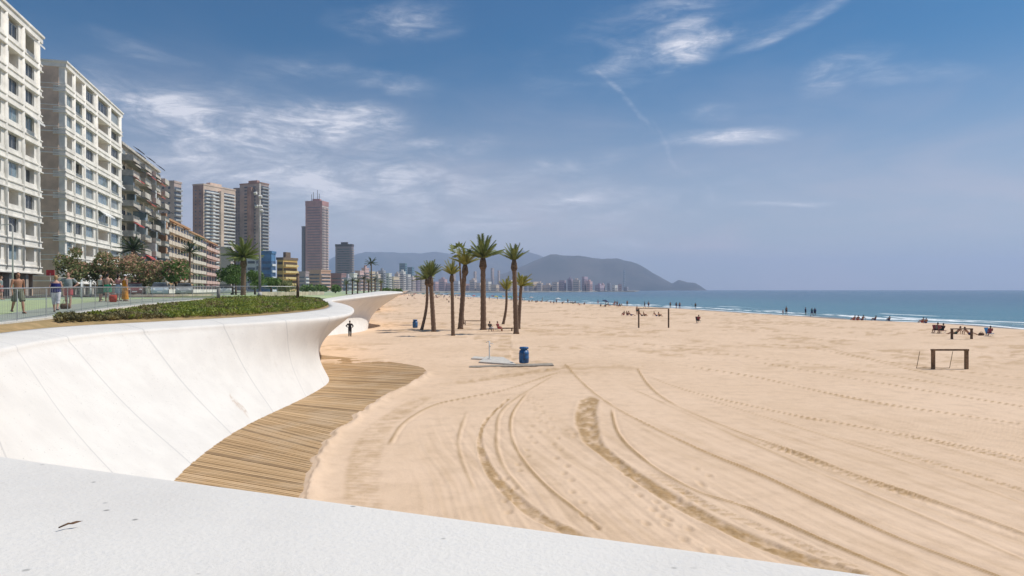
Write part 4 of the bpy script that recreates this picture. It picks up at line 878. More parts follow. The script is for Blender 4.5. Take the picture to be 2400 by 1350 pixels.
# ------------------------------------------------------------------ railing, posts, mast, lamp
STEEL = mat('brushed_steel', (.55, .55, .54), .4, .1, 3, metal=.6)
MESHM = mat('fine_steel_mesh', (.42, .44, .43), .5, .1, 3, metal=.3)
rt = resample(np.array([tuple(p) for p in rail]), 60); rh = lambda y: 1.2-.08*min(1, max(0, (y-24)/30))
for (nm, i_a, i_b) in (('railing', 0, 60),):
    root = empty('railing', tuple(rt[0]), 0, 'thin steel mesh railing between promenade and planting bed', 'railing'); o0 = Vector(rt[0])
    MB().tube([Vector(p)-o0+Vector((0, 0, rh(p[1]))) for p in rt], .028, 6).build('top_rail', STEEL, root)
    MB().tube([Vector(p)-o0+Vector((0, 0, .12)) for p in rt], .012, 4).build('bottom_rail', STEEL, root)
    q = 0
    rt2 = resample(rt, 330)
    c = MB()
    for p in rt2:
        b_ = Vector(p)-o0; c.tube([b_+Vector((0, 0, .12)), b_+Vector((0, 0, rh(p[1])))], .0028, 3)
    c.build('mesh_panel', MESHM, root)
    s_ = 0
    for p in resample(rt, 22):
        b_ = Vector(p)-o0; MB().box(b_.x-.008, b_.x+.008, b_.y-.015, b_.y+.015, b_.z, b_.z+rh(p[1])).build('post', MESHM, root)
def post(label, px, py, z, top, w, m, name='bollard', cat='post'):
    b = pt(px, py, z); h = py_z(top, b.y)-z; r_ = w/2/F*b.y
    root = empty(name, b, 0, label, cat); MB().tube([(0, 0, 0), (0, 0, h*.93)], r_, 10).build('shaft', m, root); MB().tube([(0, 0, h*.93), (0, 0, h*.97), (0, 0, h)], [r_*1.12, r_*1.12, r_*.5], 10).build('cap', m, root)
    MB().tube([(0, 0, 0), (0, 0, .05)], r_*1.6, 10).build('base_plate', m, root)
WPM = mat('white_painted_steel', (.75, .75, .73), .5, .08)
post('white post between the walking couple and the group', 191, 700, 4.25, 656, 4, WPM); post('shorter white post left of the group', 212, 698, 4.25, 656, 3.5, WPM)
post('thick brown weathered post ending the railing', 698, 700, 4.2, 640, 7, mat('rusty_post', (.20, .14, .10), .85, .3, 6)); post('grey square post at the bend of the railing', 512, 702, 4.2, 672, 8, mat('grey_post', (.30, .29, .27), .7, .2))
b = pt(609, 697, 4.25); root = empty('light_mast', b, 0, 'tall pale mast with floodlights standing on the promenade', 'light mast'); h = py_z(430, b.y)-4.25
MM = mat('mast_grey', (.60, .57, .53), .6, .1)
MB().tube([(0, 0, 0), (0, 0, h*.5), (0, 0, h)], [.13, .10, .06], 10).build('pole', MM, root); MB().tube([(0, 0, 0), (0, 0, .5)], .2, 10).build('base', MM, root)
for (dx, zz_) in ((-.28, .915), (.08, .885), (.1, .80), (.16, .76), (-.2, .80)):
    a = MB().tube([(0, 0, h*zz_+.05), (dx*1.2, -.05, h*zz_)], .03, 6).build('bracket', MM, root)
    M = Matrix.Translation((dx*1.3, -.12, h*zz_-.02)) @ Euler((R(35), 0, dx)).to_matrix().to_4x4(); MB().box(-.15, .15, -.1, .1, -.12, .12, M).build('floodlight', WPM, root)
b = Vector((px_x(30, 46), 46, 4.25)); root = empty('street_lamp', b, 0, 'thin curved arm street lamp before the nearest white block', 'street lamp'); h = py_z(525, 46)-4.25
MB().tube([(0, 0, 0), (0, 0, h*.8), (0, 0, h*.97), (-.15, 0, h), (-.9, 0, h-.08)], [.06, .045, .035, .03, .025], 8).build('pole', MM, root); MB().ell((-1.05, 0, h-.1), (.28, .1, .07)).build('lamp_head', WPM, root)
b = pt(118, 694, 4.28); root = empty('red_sign', b, 0, 'red sign board on a post behind the walking couple', 'sign'); MB().tube([(0, 0, 0), (0, 0, 2.6)], .04, 6).build('pole', MM, root); MB().box(-.45, .45, -.03, .03, 2.3, 2.95).build('board', mat('red_board', (.55, .05, .06), .5, .1), root)

# ------------------------------------------------------------------ cars
def car(label, b, rz, body, group):
    root = empty('parked_car', b, rz, label, 'car', group)
    def prof(w, pts, zlow):
        m = MB(); n = len(pts); vs = [(x, -w(z), z) for x, z in pts]+[(x, w(z), z) for x, z in pts]
        m.add(vs, [tuple(range(n)), tuple(reversed(range(n, 2*n)))]+[(i, n+i, n+(i+1) % n, (i+1) % n) for i in range(n)]); return m
    prof(lambda z: .84, [(-2.0, .3), (-2.05, .6), (-1.95, .88), (-1.2, .95), (1.75, 1.0), (1.98, .8), (2.0, .35), (1.6, .22), (-1.6, .22)], 0).build('body', body, root)
    prof(lambda z: .80-.22*(z-.93), [(-1.15, .93), (-.45, 1.40), (.95, 1.44), (1.72, .98)], 0).build('cabin', GLD, root)
    MB().box(-.5, .98, -.60, .60, 1.40, 1.47).build('roof', body, root)
    for x in (-1.3, 1.25):
        for y in (-.8, .8):
            w = MB().tube([(x, y-.1, .32), (x, y+.1, .32)], .32, 16).build('wheel', mat('tyre', (.03, .03, .03), .9), root); MB().tube([(x, y-.11, .32), (x, y+.11, .32)], .18, 10).build('rim', STEEL, w)
    for y in (-.6, .6):
        MB().ell((-2.0, y, .7), (.06, .16, .09), 8, 6).build('headlight', WPM, root); MB().box(1.93, 2.0, y-.14, y+.14, .72, .88).build('tail_light', AWR, root)
    MB().box(-2.09, -2.0, -.25, .25, .4, .52).build('number_plate', WPM, root)
cb = lambda px, Y: Vector((px_x(px, Y), Y, float(prom_z(0, Y))+.03))
car('pale blue hatchback parked under the tree row, facing the beach walk', cb(375, 77), R(116), mat('pale_blue_paint', (.42, .50, .58), .35, .05, spec=.5), 'cars on the beach road')
car('white car parked behind the terrace end, left of the round tree', cb(528, 96), R(112), mat('white_paint', (.75, .75, .75), .35, .05, spec=.5), 'cars on the beach road')
car('dark red car in the shade left of the pale blue one', cb(316, 79), R(118), mat('dark_red_paint', (.20, .05, .05), .35, .05, spec=.5), 'cars on the beach road')
car('silver car between the pale blue one and the slender palm', cb(432, 82), R(113), mat('silver_paint', (.40, .41, .42), .35, .05, spec=.5), 'cars on the beach road')

# ------------------------------------------------------------------ street-side canopies and garden walls at the foot of the houses
for k, (px, Y, w, m, lb) in enumerate(((425, 100, 5, AWR, 'red and white terrace canopy beyond the tree row'), (330, 92, 6, AWN, 'pale terrace canopy behind the broad pink tree'), (205, 86, 5, AWN, 'pale terrace canopy behind the left trees'))):
    b = Vector((px_x(px, Y), Y, 4.32)); root = empty('terrace_canopy', b, math.pi/2-PHI, lb, 'canopy'); awning(root, -w/2, w/2, 2.0, 2.9, .6, 2.4, m, 'canvas')
    for q in (-w/2+.1, w/2-.1): MB().tube([(q, -.2, 0), (q, -.2, 2.3)], .04, 6).build('pole', WPM, root)
b = MB()
for i, (px, Y) in enumerate(((300, 68), (360, 70), (430, 73), (500, 78))):
    p = Vector((px_x(px, Y), Y, 4.3)); b.v += [(p.x, p.y, 4.25), (p.x, p.y, 4.52), (p.x-.1, p.y+.25, 4.52), (p.x-.1, p.y+.25, 4.25)]
b.f = [(4*i+k, 4*i+(k+1) % 4, 4*i+4+(k+1) % 4, 4*i+4+k) for i in range(3) for k in range(4)]+[(0, 1, 2, 3), (15, 14, 13, 12)]; b.sm = [False]*len(b.f)
tag(b.build('garden_wall', mat('sand_coloured_wall', (.52, .44, .34), .85, .15, 1)), 'low sand coloured garden wall in front of the tree row', 'wall')
b = MB()
for i, (px, Y) in enumerate(((610, 72), (650, 76), (700, 82), (760, 96))):
    p = Vector((px_x(px, Y), Y, 4.3)); b.v += [(p.x, p.y, 4.2), (p.x, p.y, 4.75), (p.x-.1, p.y+.25, 4.75), (p.x-.1, p.y+.25, 4.2)]
b.f = [(4*i+k, 4*i+(k+1) % 4, 4*i+4+(k+1) % 4, 4*i+4+k) for i in range(3) for k in range(4)]+[(0, 1, 2, 3), (15, 14, 13, 12)]; b.sm = [False]*len(b.f)
tag(b.build('bench_wall', mat('beige_bench', (.55, .48, .36), .85, .15, 1)), 'long low beige bench wall right of the light mast', 'wall')

# ------------------------------------------------------------------ beach furniture
def bin_(label, px, py, g):
    b = pt(px, py, 0); root = empty('litter_bin', (b.x, b.y, .04), 0, label, 'litter bin', g); m = mat('blue_plastic', (.02, .13, .34), .45, .2, 3, spec=.5); k = MB()
    k.loft([((0, 0, 0), .30, .30), ((0, 0, .06), .33, .33), ((0, 0, .30), .335, .335), ((0, 0, .34), .355, .355), ((0, 0, .38), .335, .335), ((0, 0, .62), .335, .335), ((0, 0, .66), .355, .355), ((0, 0, .70), .33, .33), ((0, 0, .86), .30, .30)], 20); k.build('barrel', m, root)
    k = MB().loft([((0, 0, .861), .23, .23), ((0, 0, .93), .23, .23), ((0, 0, .96), .31, .31), ((0, 0, 1.06), .31, .31), ((0, 0, 1.08), .27, .27)], 20); k.build('lid', m, root)
    MB().tube([(.0, -.36, .2), (.0, -.36, .8)], .02, 6).build('post', mat('dark_steel', (.08, .09, .10), .5), root)
bin_('blue barrel litter bin by the shower pad in the foreground', 1228, 852, 'blue litter bins'); bin_('blue litter bin left of the leaning palm', 973, 769, 'blue litter bins')
b = pt(1147, 845, 0); root = empty('beach_shower', (b.x, b.y, .1), 0, 'slim white beach shower post on the pale slab', 'shower')
MB().tube([(0, 0, 0), (0, 0, 1.28)], .045, 8).build('post', WPM, root); MB().tube([(0, 0, 1.22), (-.12, 0, 1.24), (-.25, 0, 1.16)], .025, 6).build('shower_arm', WPM, root); MB().tube([(0, 0, 1.1), (.18, 0, 1.12), (.28, 0, 1.05)], .025, 6).build('shower_arm', WPM, root); MB().tube([(0, 0, 0), (0, 0, .05)], .13, 10).build('base', WPM, root); MB().ell((.06, -.05, .9), (.05, .05, .05), 8, 6).build('push_button', STEEL, root)
TW = mat('weathered_timber', (.26, .17, .10), .9, .25, 5, .6, 20); TWD = mat('dark_timber', (.15, .095, .06), .9, .25, 5)
def goal(label, pxa, pxb, py, top, wpx, m, back=True, pyb=None, bar=None):
    a = pt(pxa, py, 0); c = pt(pxb, pyb or py, 0); o = (a+c)/2; root = empty('beach_goal', o, 0, label, 'goal', 'timber goal frames'); h = (py-top)/F*a.y; r_ = wpx/2/F*a.y; A_ = a-o; C_ = c-o
    for q in (A_, C_): MB().box(q.x-r_, q.x+r_, q.y-r_, q.y+r_, -.25, h).build('post', m, root)
    d = (C_-A_).normalized(); n_ = Vector((-d.y, d.x, 0)); M = Matrix((( d.x, n_.x, 0, A_.x), (d.y, n_.y, 0, A_.y), (0, 0, 1, 0), (0, 0, 0, 1)))
    MB().box(-r_*1.3, (C_-A_).length+r_*1.3, -r_*1.1, r_*1.1, h+.002, h+r_*1.2, M).build('crossbar', bar or m, root)
    if back:
        for q in (A_, C_):
            e = q+Vector((-.85, .35, 0)); MB().tube([e+Vector((.28, .1, h*.93)), e+Vector((0, 0, -.05))], .02, 6).build('rear_brace', m, root)
        MB().tube([A_+Vector((-.85, .35, .03)), C_+Vector((-.85, .35, .03))], .02, 6).build('ground_bar', m, root)
goal('nearest timber goal frame on the right of the beach', 2187, 2265, 865, 822, 6.5, TW); goal('small low timber frame by the seated bathers at the right', 2231, 2277, 795, 772, 4, TWD, False)
goal('distant tall timber goal frame in mid beach', 1497, 1567, 768, 724, 3.0, TWD, False, bar=mat('pale_timber', (.50, .40, .30), .9, .2))
b1_ = pt(1172, 776, 0); root = empty('timber_bench', (b1_.x, b1_.y, 0), 0, 'low dark timber bench under the palms', 'bench'); MB().box(-.1, 1.6, -.25, .25, .30, .40).build('seat', TWD, root)
for q in (.1, 1.35): MB().box(q, q+.15, -.22, .22, -.1, .299).build('leg', TWD, root)
b1_ = pt(1092, 762, 0); root = empty('low_rail', (b1_.x, b1_.y, 0), 0, 'pale low wooden rail between the beach palms', 'rail'); PT = mat('pale_timber', (.46, .38, .30), .9, .2)
MB().box(-.2, 2.4, -.06, .06, .55, .68).build('beam', PT, root)
for q in (-.15, 2.2): MB().box(q, q+.12, -.05, .05, -.1, .549).build('leg', PT, root)

BRN0 = mat('dry_bark_brown', (.16, .09, .05), .9, .2, 20)
# small litter that lies on the white concrete
tp = pt(160, 1232, 4.07); vv_ = np.array(WV); tp.z = float(vv_[np.argmin(np.hypot(vv_[:, 0]-tp.x, vv_[:, 1]-tp.y)+(vv_[:, 2] < 3.9)*9), 2]); root = empty('dry_twig', tp, 0, 'small dry brown twig lying on the white parapet in the foreground', 'twig')
MB().tube([(-.018, -.03, .006), (0, 0, .012), (.012, .012, .008), (.03, .02, .012)], [.003, .004, .003, .002], 5).build('stem', BRN0, root); MB().add([(.0, 0, .012), (.02, .018, .016), (.04, .03, .012), (.022, .006, .010)], [(0, 1, 2, 3)]).build('leaf', BRN0, root)
# ------------------------------------------------------------------ people
SK = {'tan': mat('skin_tanned', (.42, .215, .13), .6, .1, 3), 'fair': mat('skin_fair', (.58, .34, .25), .6, .1, 3), 'brown': mat('skin_brown', (.27, .13, .08), .6, .1, 3)}
CM = {}
def cloth(nm, c): return mat('cloth_'+nm, c, .9, .15, 6)
def V3(*a): return Vector(a)
# joints in metres, figure faces -Y, right side = -X
def pose(kind, bend=0, stride=.0, armsw=.15):
    J = dict(pel=V3(0, 0, .95), chest=V3(0, 0, 1.25), neck=V3(0, .01, 1.46), head=V3(0, -.015, 1.615))
    for s, k in ((-1, 'R'), (1, 'L')):
        f = stride*s
        J['hip'+k] = V3(s*.095, 0, .90); J['kne'+k] = V3(s*.105, -f*.5-.02-abs(stride)*.05, .50); J['ank'+k] = V3(s*.10, -f+(.05 if f < 0 else 0), .085+(.07 if f < 0 and stride else 0)); J['toe'+k] = J['ank'+k]+V3(s*.03, -.17, -.055)
        J['sho'+k] = V3(s*.185, 0, 1.40); J['elb'+k] = V3(s*.25, .03+f*armsw, 1.13); J['wri'+k] = V3(s*.26, -.06+f*armsw*2.2, .89); J['hnd'+k] = J['wri'+k]+V3(0, -.02+f*armsw*.2, -.09)
    if kind == 'elbows':                 # hands meet in front, e.g. holding a phone
        for s, k in ((-1, 'R'), (1, 'L')): J['elb'+k] = V3(s*.27, -.02, 1.14); J['wri'+k] = V3(s*.12, -.25, 1.22); J['hnd'+k] = V3(s*.06, -.31, 1.25)
    if kind == 'akimbo':
        for s, k in ((-1, 'R'), (1, 'L')): J['elb'+k] = V3(s*.40, .06, 1.16); J['wri'+k] = V3(s*.22, -.06, 1.0); J['hnd'+k] = V3(s*.15, -.10, .97)
    if kind in ('sit', 'recline'):
        lean = .15 if kind == 'sit' else .42; zz_ = .12
        J['pel'] = V3(0, 0, zz_+.02); J['chest'] = V3(0, lean*.5, zz_+.31); J['neck'] = V3(0, lean, zz_+.50); J['head'] = V3(0, lean*1.0, zz_+.66)
        for s, k in ((-1, 'R'), (1, 'L')):
            J['hip'+k] = V3(s*.10, -.03, zz_); J['kne'+k] = V3(s*.15, -.36, .42 if kind == 'sit' else .24); J['ank'+k] = V3(s*.13, -.62 if kind == 'sit' else -.74, .09); J['toe'+k] = J['ank'+k]+V3(s*.02, -.16, .0)
            J['sho'+k] = V3(s*.18, lean*.93, zz_+.46); J['elb'+k] = V3(s*.25, lean*.5-.12 if kind == 'sit' else lean+.12, zz_+.26); J['wri'+k] = V3(s*.17, -.30, .40) if kind == 'sit' else V3(s*.27, lean+.16, .07); J['hnd'+k] = J['wri'+k]+V3(0, -.07, -.01 if kind == 'sit' else -.02)
    if kind == 'chair':
        J['pel'] = V3(0, 0, .45); J['chest'] = V3(0, .08, .75); J['neck'] = V3(0, .12, .96); J['head'] = V3(0, .10, 1.11)
        for s, k in ((-1, 'R'), (1, 'L')):
            J['hip'+k] = V3(s*.10, -.02, .43); J['kne'+k] = V3(s*.12, -.44, .44); J['ank'+k] = V3(s*.12, -.50, .08); J['toe'+k] = J['ank'+k]+V3(0, -.17, -.05)
            J['sho'+k] = V3(s*.185, .12, .91); J['elb'+k] = V3(s*.26, .06, .65); J['wri'+k] = V3(s*.20, -.20, .60); J['hnd'+k] = V3(s*.16, -.28, .58)
    return J
def remesh(mb, name, vox):
    o = mb.build(name, SK['tan']); md = o.modifiers.new('r', 'REMESH'); md.mode = 'VOXEL'; md.voxel_size = vox; md.use_smooth_shade = True
    sm_ = o.modifiers.new('s', 'SMOOTH'); sm_.factor = .5; sm_.iterations = 2
    dg = bpy.context.evaluated_depsgraph_get(); me = bpy.data.meshes.new_from_object(o.evaluated_get(dg)); me.name = name
    bpy.data.objects.remove(o); return me
def limb(b, pts, rs_): 
    b.tube(pts, rs_, 10)
    for p, r_ in zip(pts, rs_): b.ell(p, (r_, r_, r_), 8, 6)
def torso(b, J, g=0.0, lo=-.12, hi=1.0, fat=1.0):
    up = (J['neck']-J['pel']); U = up.normalized(); ax = V3(1, 0, 0); ay = U.cross(ax).normalized()
    prof = [(-.16, .10, .08), (-.10, .155, .105), (0, .168, .118), (.22, .150, .108), (.42, .142*fat, .108*fat), (.62, .160, .118), (.80, .178, .115), (.90, .165, .095), (.97, .10, .07), (1.04, .062, .058)]
    rg = [(J['pel']+up*s, (rx*(fat if s < .7 else 1)+g), (ry*(fat if s < .7 else 1)+g)) for s, rx, ry in prof if lo <= s <= hi]
    b.loft(rg, 16, ax, ay)
def body_mesh(J, vox=.011, fingers=True, fat=1.0, bare_feet=True):
    b = MB(); torso(b, J, 0, -.2, 1.1, fat)
    U = (J['head']-J['neck']).normalized(); b.tube([J['neck']-U*.06, J['neck']+U*.10], [.060, .052], 10)
    h = J['head']; b.ell(h+V3(0, .012, .02), (.074, .092, .100)); b.ell(h+V3(0, -.018, -.045), (.056, .068, .070)); b.ell(h+V3(0, -.098, -.012), (.012, .02, .022), 6, 5); b.ell(h+V3(0, -.082, .018), (.05, .012, .012), 6, 5); b.ell(h+V3(0, -.084, -.062), (.022, .010, .007), 6, 5)
    for s in (-1, 1): b.ell(h+V3(s*.077, .01, -.005), (.012, .02, .032), 6, 5)
    for s, k in ((-1, 'R'), (1, 'L')):
        limb(b, [J['hip'+k], J['hip'+k].lerp(J['kne'+k], .5), J['kne'+k]], [.088*fat, .075*fat, .056]); limb(b, [J['kne'+k], J['kne'+k].lerp(J['ank'+k], .32), J['ank'+k]], [.054, .057, .036])
        t_ = J['toe'+k]; a = J['ank'+k]; heel = a+V3(0, .04, -.045); b.ell(heel, (.034, .045, .036), 8, 6); b.tube([a+V3(0, -.01, -.02), a.lerp(t_, .6), t_], [.042, .038, .022], 8, flat=.8); b.ell(t_+V3(0, .03, 0), (.042, .045, .022), 8, 6)
        limb(b, [J['sho'+k], J['sho'+k].lerp(J['elb'+k], .5), J['elb'+k]], [.056, .047, .038]); limb(b, [J['elb'+k], J['elb'+k].lerp(J['wri'+k], .3), J['wri'+k]], [.038, .039, .027])
        w = J['wri'+k]; hn = J['hnd'+k]; d = (hn-w).normalized(); sd_ = V3(0, -1, 0) if abs(d.z) > .6 else V3(0, 0, 1); sd_ = (sd_-d*sd_.dot(d)).normalized(); nn = d.cross(sd_)
        pc = w+d*.045
        b.tube([w, pc, w+d*.085], [.026, .036, .034], 8, flat=.55)
        if fingers:
            for q, ln in ((-.030, .062), (-.010, .078), (.010, .082), (.030, .072)):
                f0 = w+d*.075+sd_*q*1.05; f1 = f0+(d+sd_*q*4)*ln*.5; f2 = f1+(d*.75-nn*(s*.5))*ln*.5; b.tube([f0, f1, f2], [.0105, .0095, .008], 6)
            t0 = w+d*.025+sd_*.030; b.tube([t0, t0+d*.025+sd_*.028, t0+d*.055+sd_*.036], [.013, .011, .009], 6)
    return remesh(b, 'body', vox)
def c_shorts(J, length=.55, g=.016, fat=1.0, vox=.014):
    b = MB(); torso(b, J, g, -.2, .24, fat)
    for s, k in ((-1, 'R'), (1, 'L')):
        e = J['hip'+k].lerp(J['kne'+k], length) if length <= 1 else J['kne'+k]; pts = [J['hip'+k]+V3(0, 0, .02), e]; rs2 = [.092*fat+g, .078*fat+g*1.6]
        if length > 1: pts.append(J['kne'+k].lerp(J['ank'+k], length-1)); rs2 = [.092*fat+g, .066+g, .052+g]
        b.tube(pts, rs2, 12)
    return remesh(b, 'shorts', vox)
def c_shirt(J, sleeve=.6, lo=-.02, hi=.94, g=.014, fat=1.0, vox=.014):
    b = MB(); torso(b, J, g, lo, hi, fat)
    if sleeve:
        for k in 'RL': b.tube([J['sho'+k]+V3(0, 0, .005), J['sho'+k].lerp(J['elb'+k], min(1, sleeve))]+([J['elb'+k].lerp(J['wri'+k], sleeve-1)] if sleeve > 1 else []), [.062+g*.6, .052+g]+([.04+g] if sleeve > 1 else []), 10)
    return remesh(b, 'shirt', vox)
def c_skirt(J, z1, hem, g=.02, z0=None, vox=.014):
    b = MB(); p = J['pel']; b.loft([((p.x, p.y, (z0 or p.z+.14)), .15+g, .11+g), ((p.x, p.y, p.z), .175+g, .125+g), ((p.x, p.y, (p.z+z1)/2), (.175+hem)/2+g, (.13+hem*.8)/2+g), ((p.x, p.y-.0, z1), hem+g, hem*.8+g)], 18)
    return remesh(b, 'skirt', vox)
def c_hair(J, long=0):
    b = MB(); h = J['head']; b.ell(h+V3(0, .028, .035), (.086, .094, .098)); b.ell(h+V3(0, .05, -.02), (.078, .065, .07))
    if long: b.ell(h+V3(0, .065, -.10), (.075, .05, .11))
    m = b; return remesh(m, 'hair', .012)
def c_hat(J, brim=True):
    b = MB(); h = J['head']; b.loft([(h+V3(0, .01, .045), .092, .108), (h+V3(0, .01, .09), .086, .10), (h+V3(0, .01, .135), .05, .06)], 14)
    if brim: b.loft([(h+V3(0, -.07, .045), .07, .10), (h+V3(0, -.07, .055), .07, .10)], 12)
    return remesh(b, 'cap', .01)
def c_shoes(J):
    out = []
    for k in 'RL':
        b = MB(); a = J['ank'+k]; t_ = J['toe'+k]; b.ell(a+V3(0, .035, -.045), (.042, .052, .040), 8, 6); b.tube([a+V3(0, .02, -.04), a.lerp(t_, .6)+V3(0, 0, -.012), t_+V3(0, 0, -.004)], [.046, .044, .03], 8, flat=.8); out.append(remesh(b, 'shoe', .012))
    return out
def figure(label, loc, rz, J, skin, items, group=None, scale=1.0, vox=.011, fingers=True, fat=1.0, name='person'):
    root = empty(name, loc, rz, label, 'person', group); root.scale = (scale,)*3
    def add(me, nm, m):
        o = bpy.data.objects.new(nm, me); me.materials.clear(); me.materials.append(m); COL.objects.link(o); o.parent = root; return o
    add(body_mesh(J, vox, fingers, fat), 'body', SK[skin])
    for nm, me, m in items:
        for q in (me if isinstance(me, list) else [me]): add(q, nm, m)
    return root
def face(px): return 0
NAVY = cloth('navy', (.025, .03, .16)); WHT = cloth('white', (.72, .72, .74)); OLV = cloth('olive', (.17, .18, .12)); GRY = cloth('grey', (.30, .34, .33)); REDC = cloth('red', (.45, .06, .07)); GRN = cloth('green', (.02, .30, .15)); ORG = cloth('orange', (.72, .30, .03)); DKG = cloth('dark_green', (.02, .07, .05)); BLK = cloth('black', (.02, .02, .03)); PNK = cloth('pink', (.62, .30, .30)); LBL = cloth('pale_blue', (.45, .58, .66)); BRN = cloth('brown', (.16, .09, .05))
HB = mat('hair_brown', (.10, .055, .03), .8); HG = mat('hair_blond', (.42, .27, .13), .8); HK = mat('hair_dark', (.02, .015, .012), .7)
def gp(px, py, z=None):                  # a point on the promenade paving
    Y = 40.
    for _ in range(30): Y = .5*Y+.5*F*(CAMZ-float(prom_z(0, Y)))/(py-HOR)
    return Vector((px_x(px, Y), Y, float(prom_z(0, Y))))
J = pose('walk', stride=.30); fig_y = gp(42, 735)
figure('bare chested man in olive shorts striding along the promenade at the far left', gp(42, 735), R(55), J, 'tan', [('shorts', c_shorts(J, .95, .022), OLV), ('hair', c_hair(J), HB), ('shoe', c_shoes(J), BLK)], scale=1.0)
J = pose('walk', stride=.16, armsw=.4)
figure('woman in navy top and white cropped trousers, walking behind the man', gp(131, 731), R(200), J, 'fair', [('trousers', c_shorts(J, 1.35, .02, 1.15), WHT), ('shirt', c_shirt(J, 0, -.1, .8, .018, 1.18), NAVY), ('hair', c_hair(J), HG), ('shoe', c_shoes(J), BLK)], scale=.93, fat=1.15)
J = pose('akimbo', stride=.10)
figure('man in grey polo shirt and red shorts next to the navy woman', gp(160, 722), R(20), J, 'fair', [('shorts', c_shorts(J, .7, .02), REDC), ('shirt', c_shirt(J, .7, -.05, .96, .018, 1.1), GRY), ('hair', c_hair(J), HB), ('shoe', c_shoes(J), BRN)], scale=1.02, fat=1.08)
b = gp(153, 724); root = empty('beach_bag', b, 0, 'brown beach bag on the paving between the walking couple', 'bag'); k = MB(); k.loft([((0, 0, 0), .20, .12), ((0, 0, .12), .25, .14), ((0, 0, .26), .22, .09)], 14); k.build('bag_body', BRN, root); MB().tube([(-.12, 0, .25), (-.08, 0, .42), (.08, 0, .42), (.12, 0, .25)], .012, 6).build('handle', BRN, root)
J = pose('stand', stride=.02)
figure('person in pale top and dark green skirt at the left of the chatting group', gp(236, 707), R(160), J, 'fair', [('skirt', c_skirt(J, .52, .20), DKG), ('shirt', c_shirt(J, 0, .1, .9, .02), cloth('cream', (.60, .58, .50))), ('hair', c_hair(J), mat('hair_grey', (.45, .42, .38), .8))], scale=.95)
J = pose('akimbo')
figure('bare backed man in bright green shorts in the chatting group', gp(252, 707), R(185), J, 'fair', [('shorts', c_shorts(J, .8, .03, 1.1), GRN), ('hair', c_hair(J), HK)], scale=1.0, fat=1.1)
J = pose('elbows')
figure('pink shouldered woman in a pale blue skirt in the chatting group', gp(277, 706), R(170), J, 'fair', [('skirt', c_skirt(J, .50, .20), LBL), ('shirt', c_shirt(J, 0, .3, .8, .016), PNK), ('hair', c_hair(J, 1), HK)], scale=.97)
J = pose('stand')
figure('woman in a long orange dress and white cap at the right of the group', gp(293, 706), R(150), J, 'fair', [('dress', c_skirt(J, .12, .23, .02, 1.38), ORG), ('cap', c_hat(J), WHT), ('hair', c_hair(J), HB)], scale=.96)
J = pose('stand', stride=.05)
figure('small person in grey shirt and red shorts behind, cut off at the left edge', gp(2, 703), R(120), J, 'fair', [('shorts', c_shorts(J, .8, .02), cloth('rose', (.40, .16, .15))), ('shirt', c_shirt(J, .7), GRY), ('hair', c_hair(J), HB)], scale=.95)
b = gp(265, 708); root = empty('red_bag', b, 0, 'bright red shopping bag beside the chatting group', 'bag'); MB().loft([((0, 0, 0), .20, .12), ((0, 0, .3), .24, .12), ((0, 0, .44), .20, .08)], 12).build('bag_body', cloth('bright_red', (.60, .08, .04)), root); MB().tube([(-.1, 0, .43), (-.06, 0, .58), (.06, 0, .58), (.1, 0, .43)], .012, 6).build('handle', REDC, root)
J = pose('akimbo')
bb = pt(820, 790, 0)
figure('person all in black standing on the sand before the far white wall', bb, R(170), J, 'brown', [('trousers', c_shorts(J, 1.9, .016), BLK), ('shirt', c_shirt(J, 1.6, -.05, .97, .02), BLK), ('hair', c_hair(J), HK), ('shoe', c_shoes(J), BLK)])
J = pose('chair')
for (px, lb, rz, tp, bt) in ((1149, 'person in dark grey top and white shorts sitting on the bench under the tallest palm', 150, cloth('slate', (.10, .11, .12)), WHT), (1168, 'person in dark red clothes sitting on the bench, bending forward', 60, cloth('wine', (.28, .06, .07)), REDC)):
    b = pt(px, 777, 0); figure(lb, b, R(rz), J, 'tan', [('shorts', c_shorts(J, .9, .02), bt), ('shirt', c_shirt(J, .7, -.05, .96, .018), tp), ('hair', c_hair(J), HK)], vox=.014, fingers=True)
b = pt(1149, 777, 0); root = empty('beach_stool', (b.x, b.y, 0), 0, 'low stool under the person in white shorts', 'stool'); MB().box(-.2, .2, -.2, .2, .30, .36).build('seat', TWD, root)
for x_ in (-.17, .17):
    for y_ in (-.17, .17): MB().box(x_-.02, x_+.02, y_-.02, y_+.02, -.03, .299).build('leg', TWD, root)
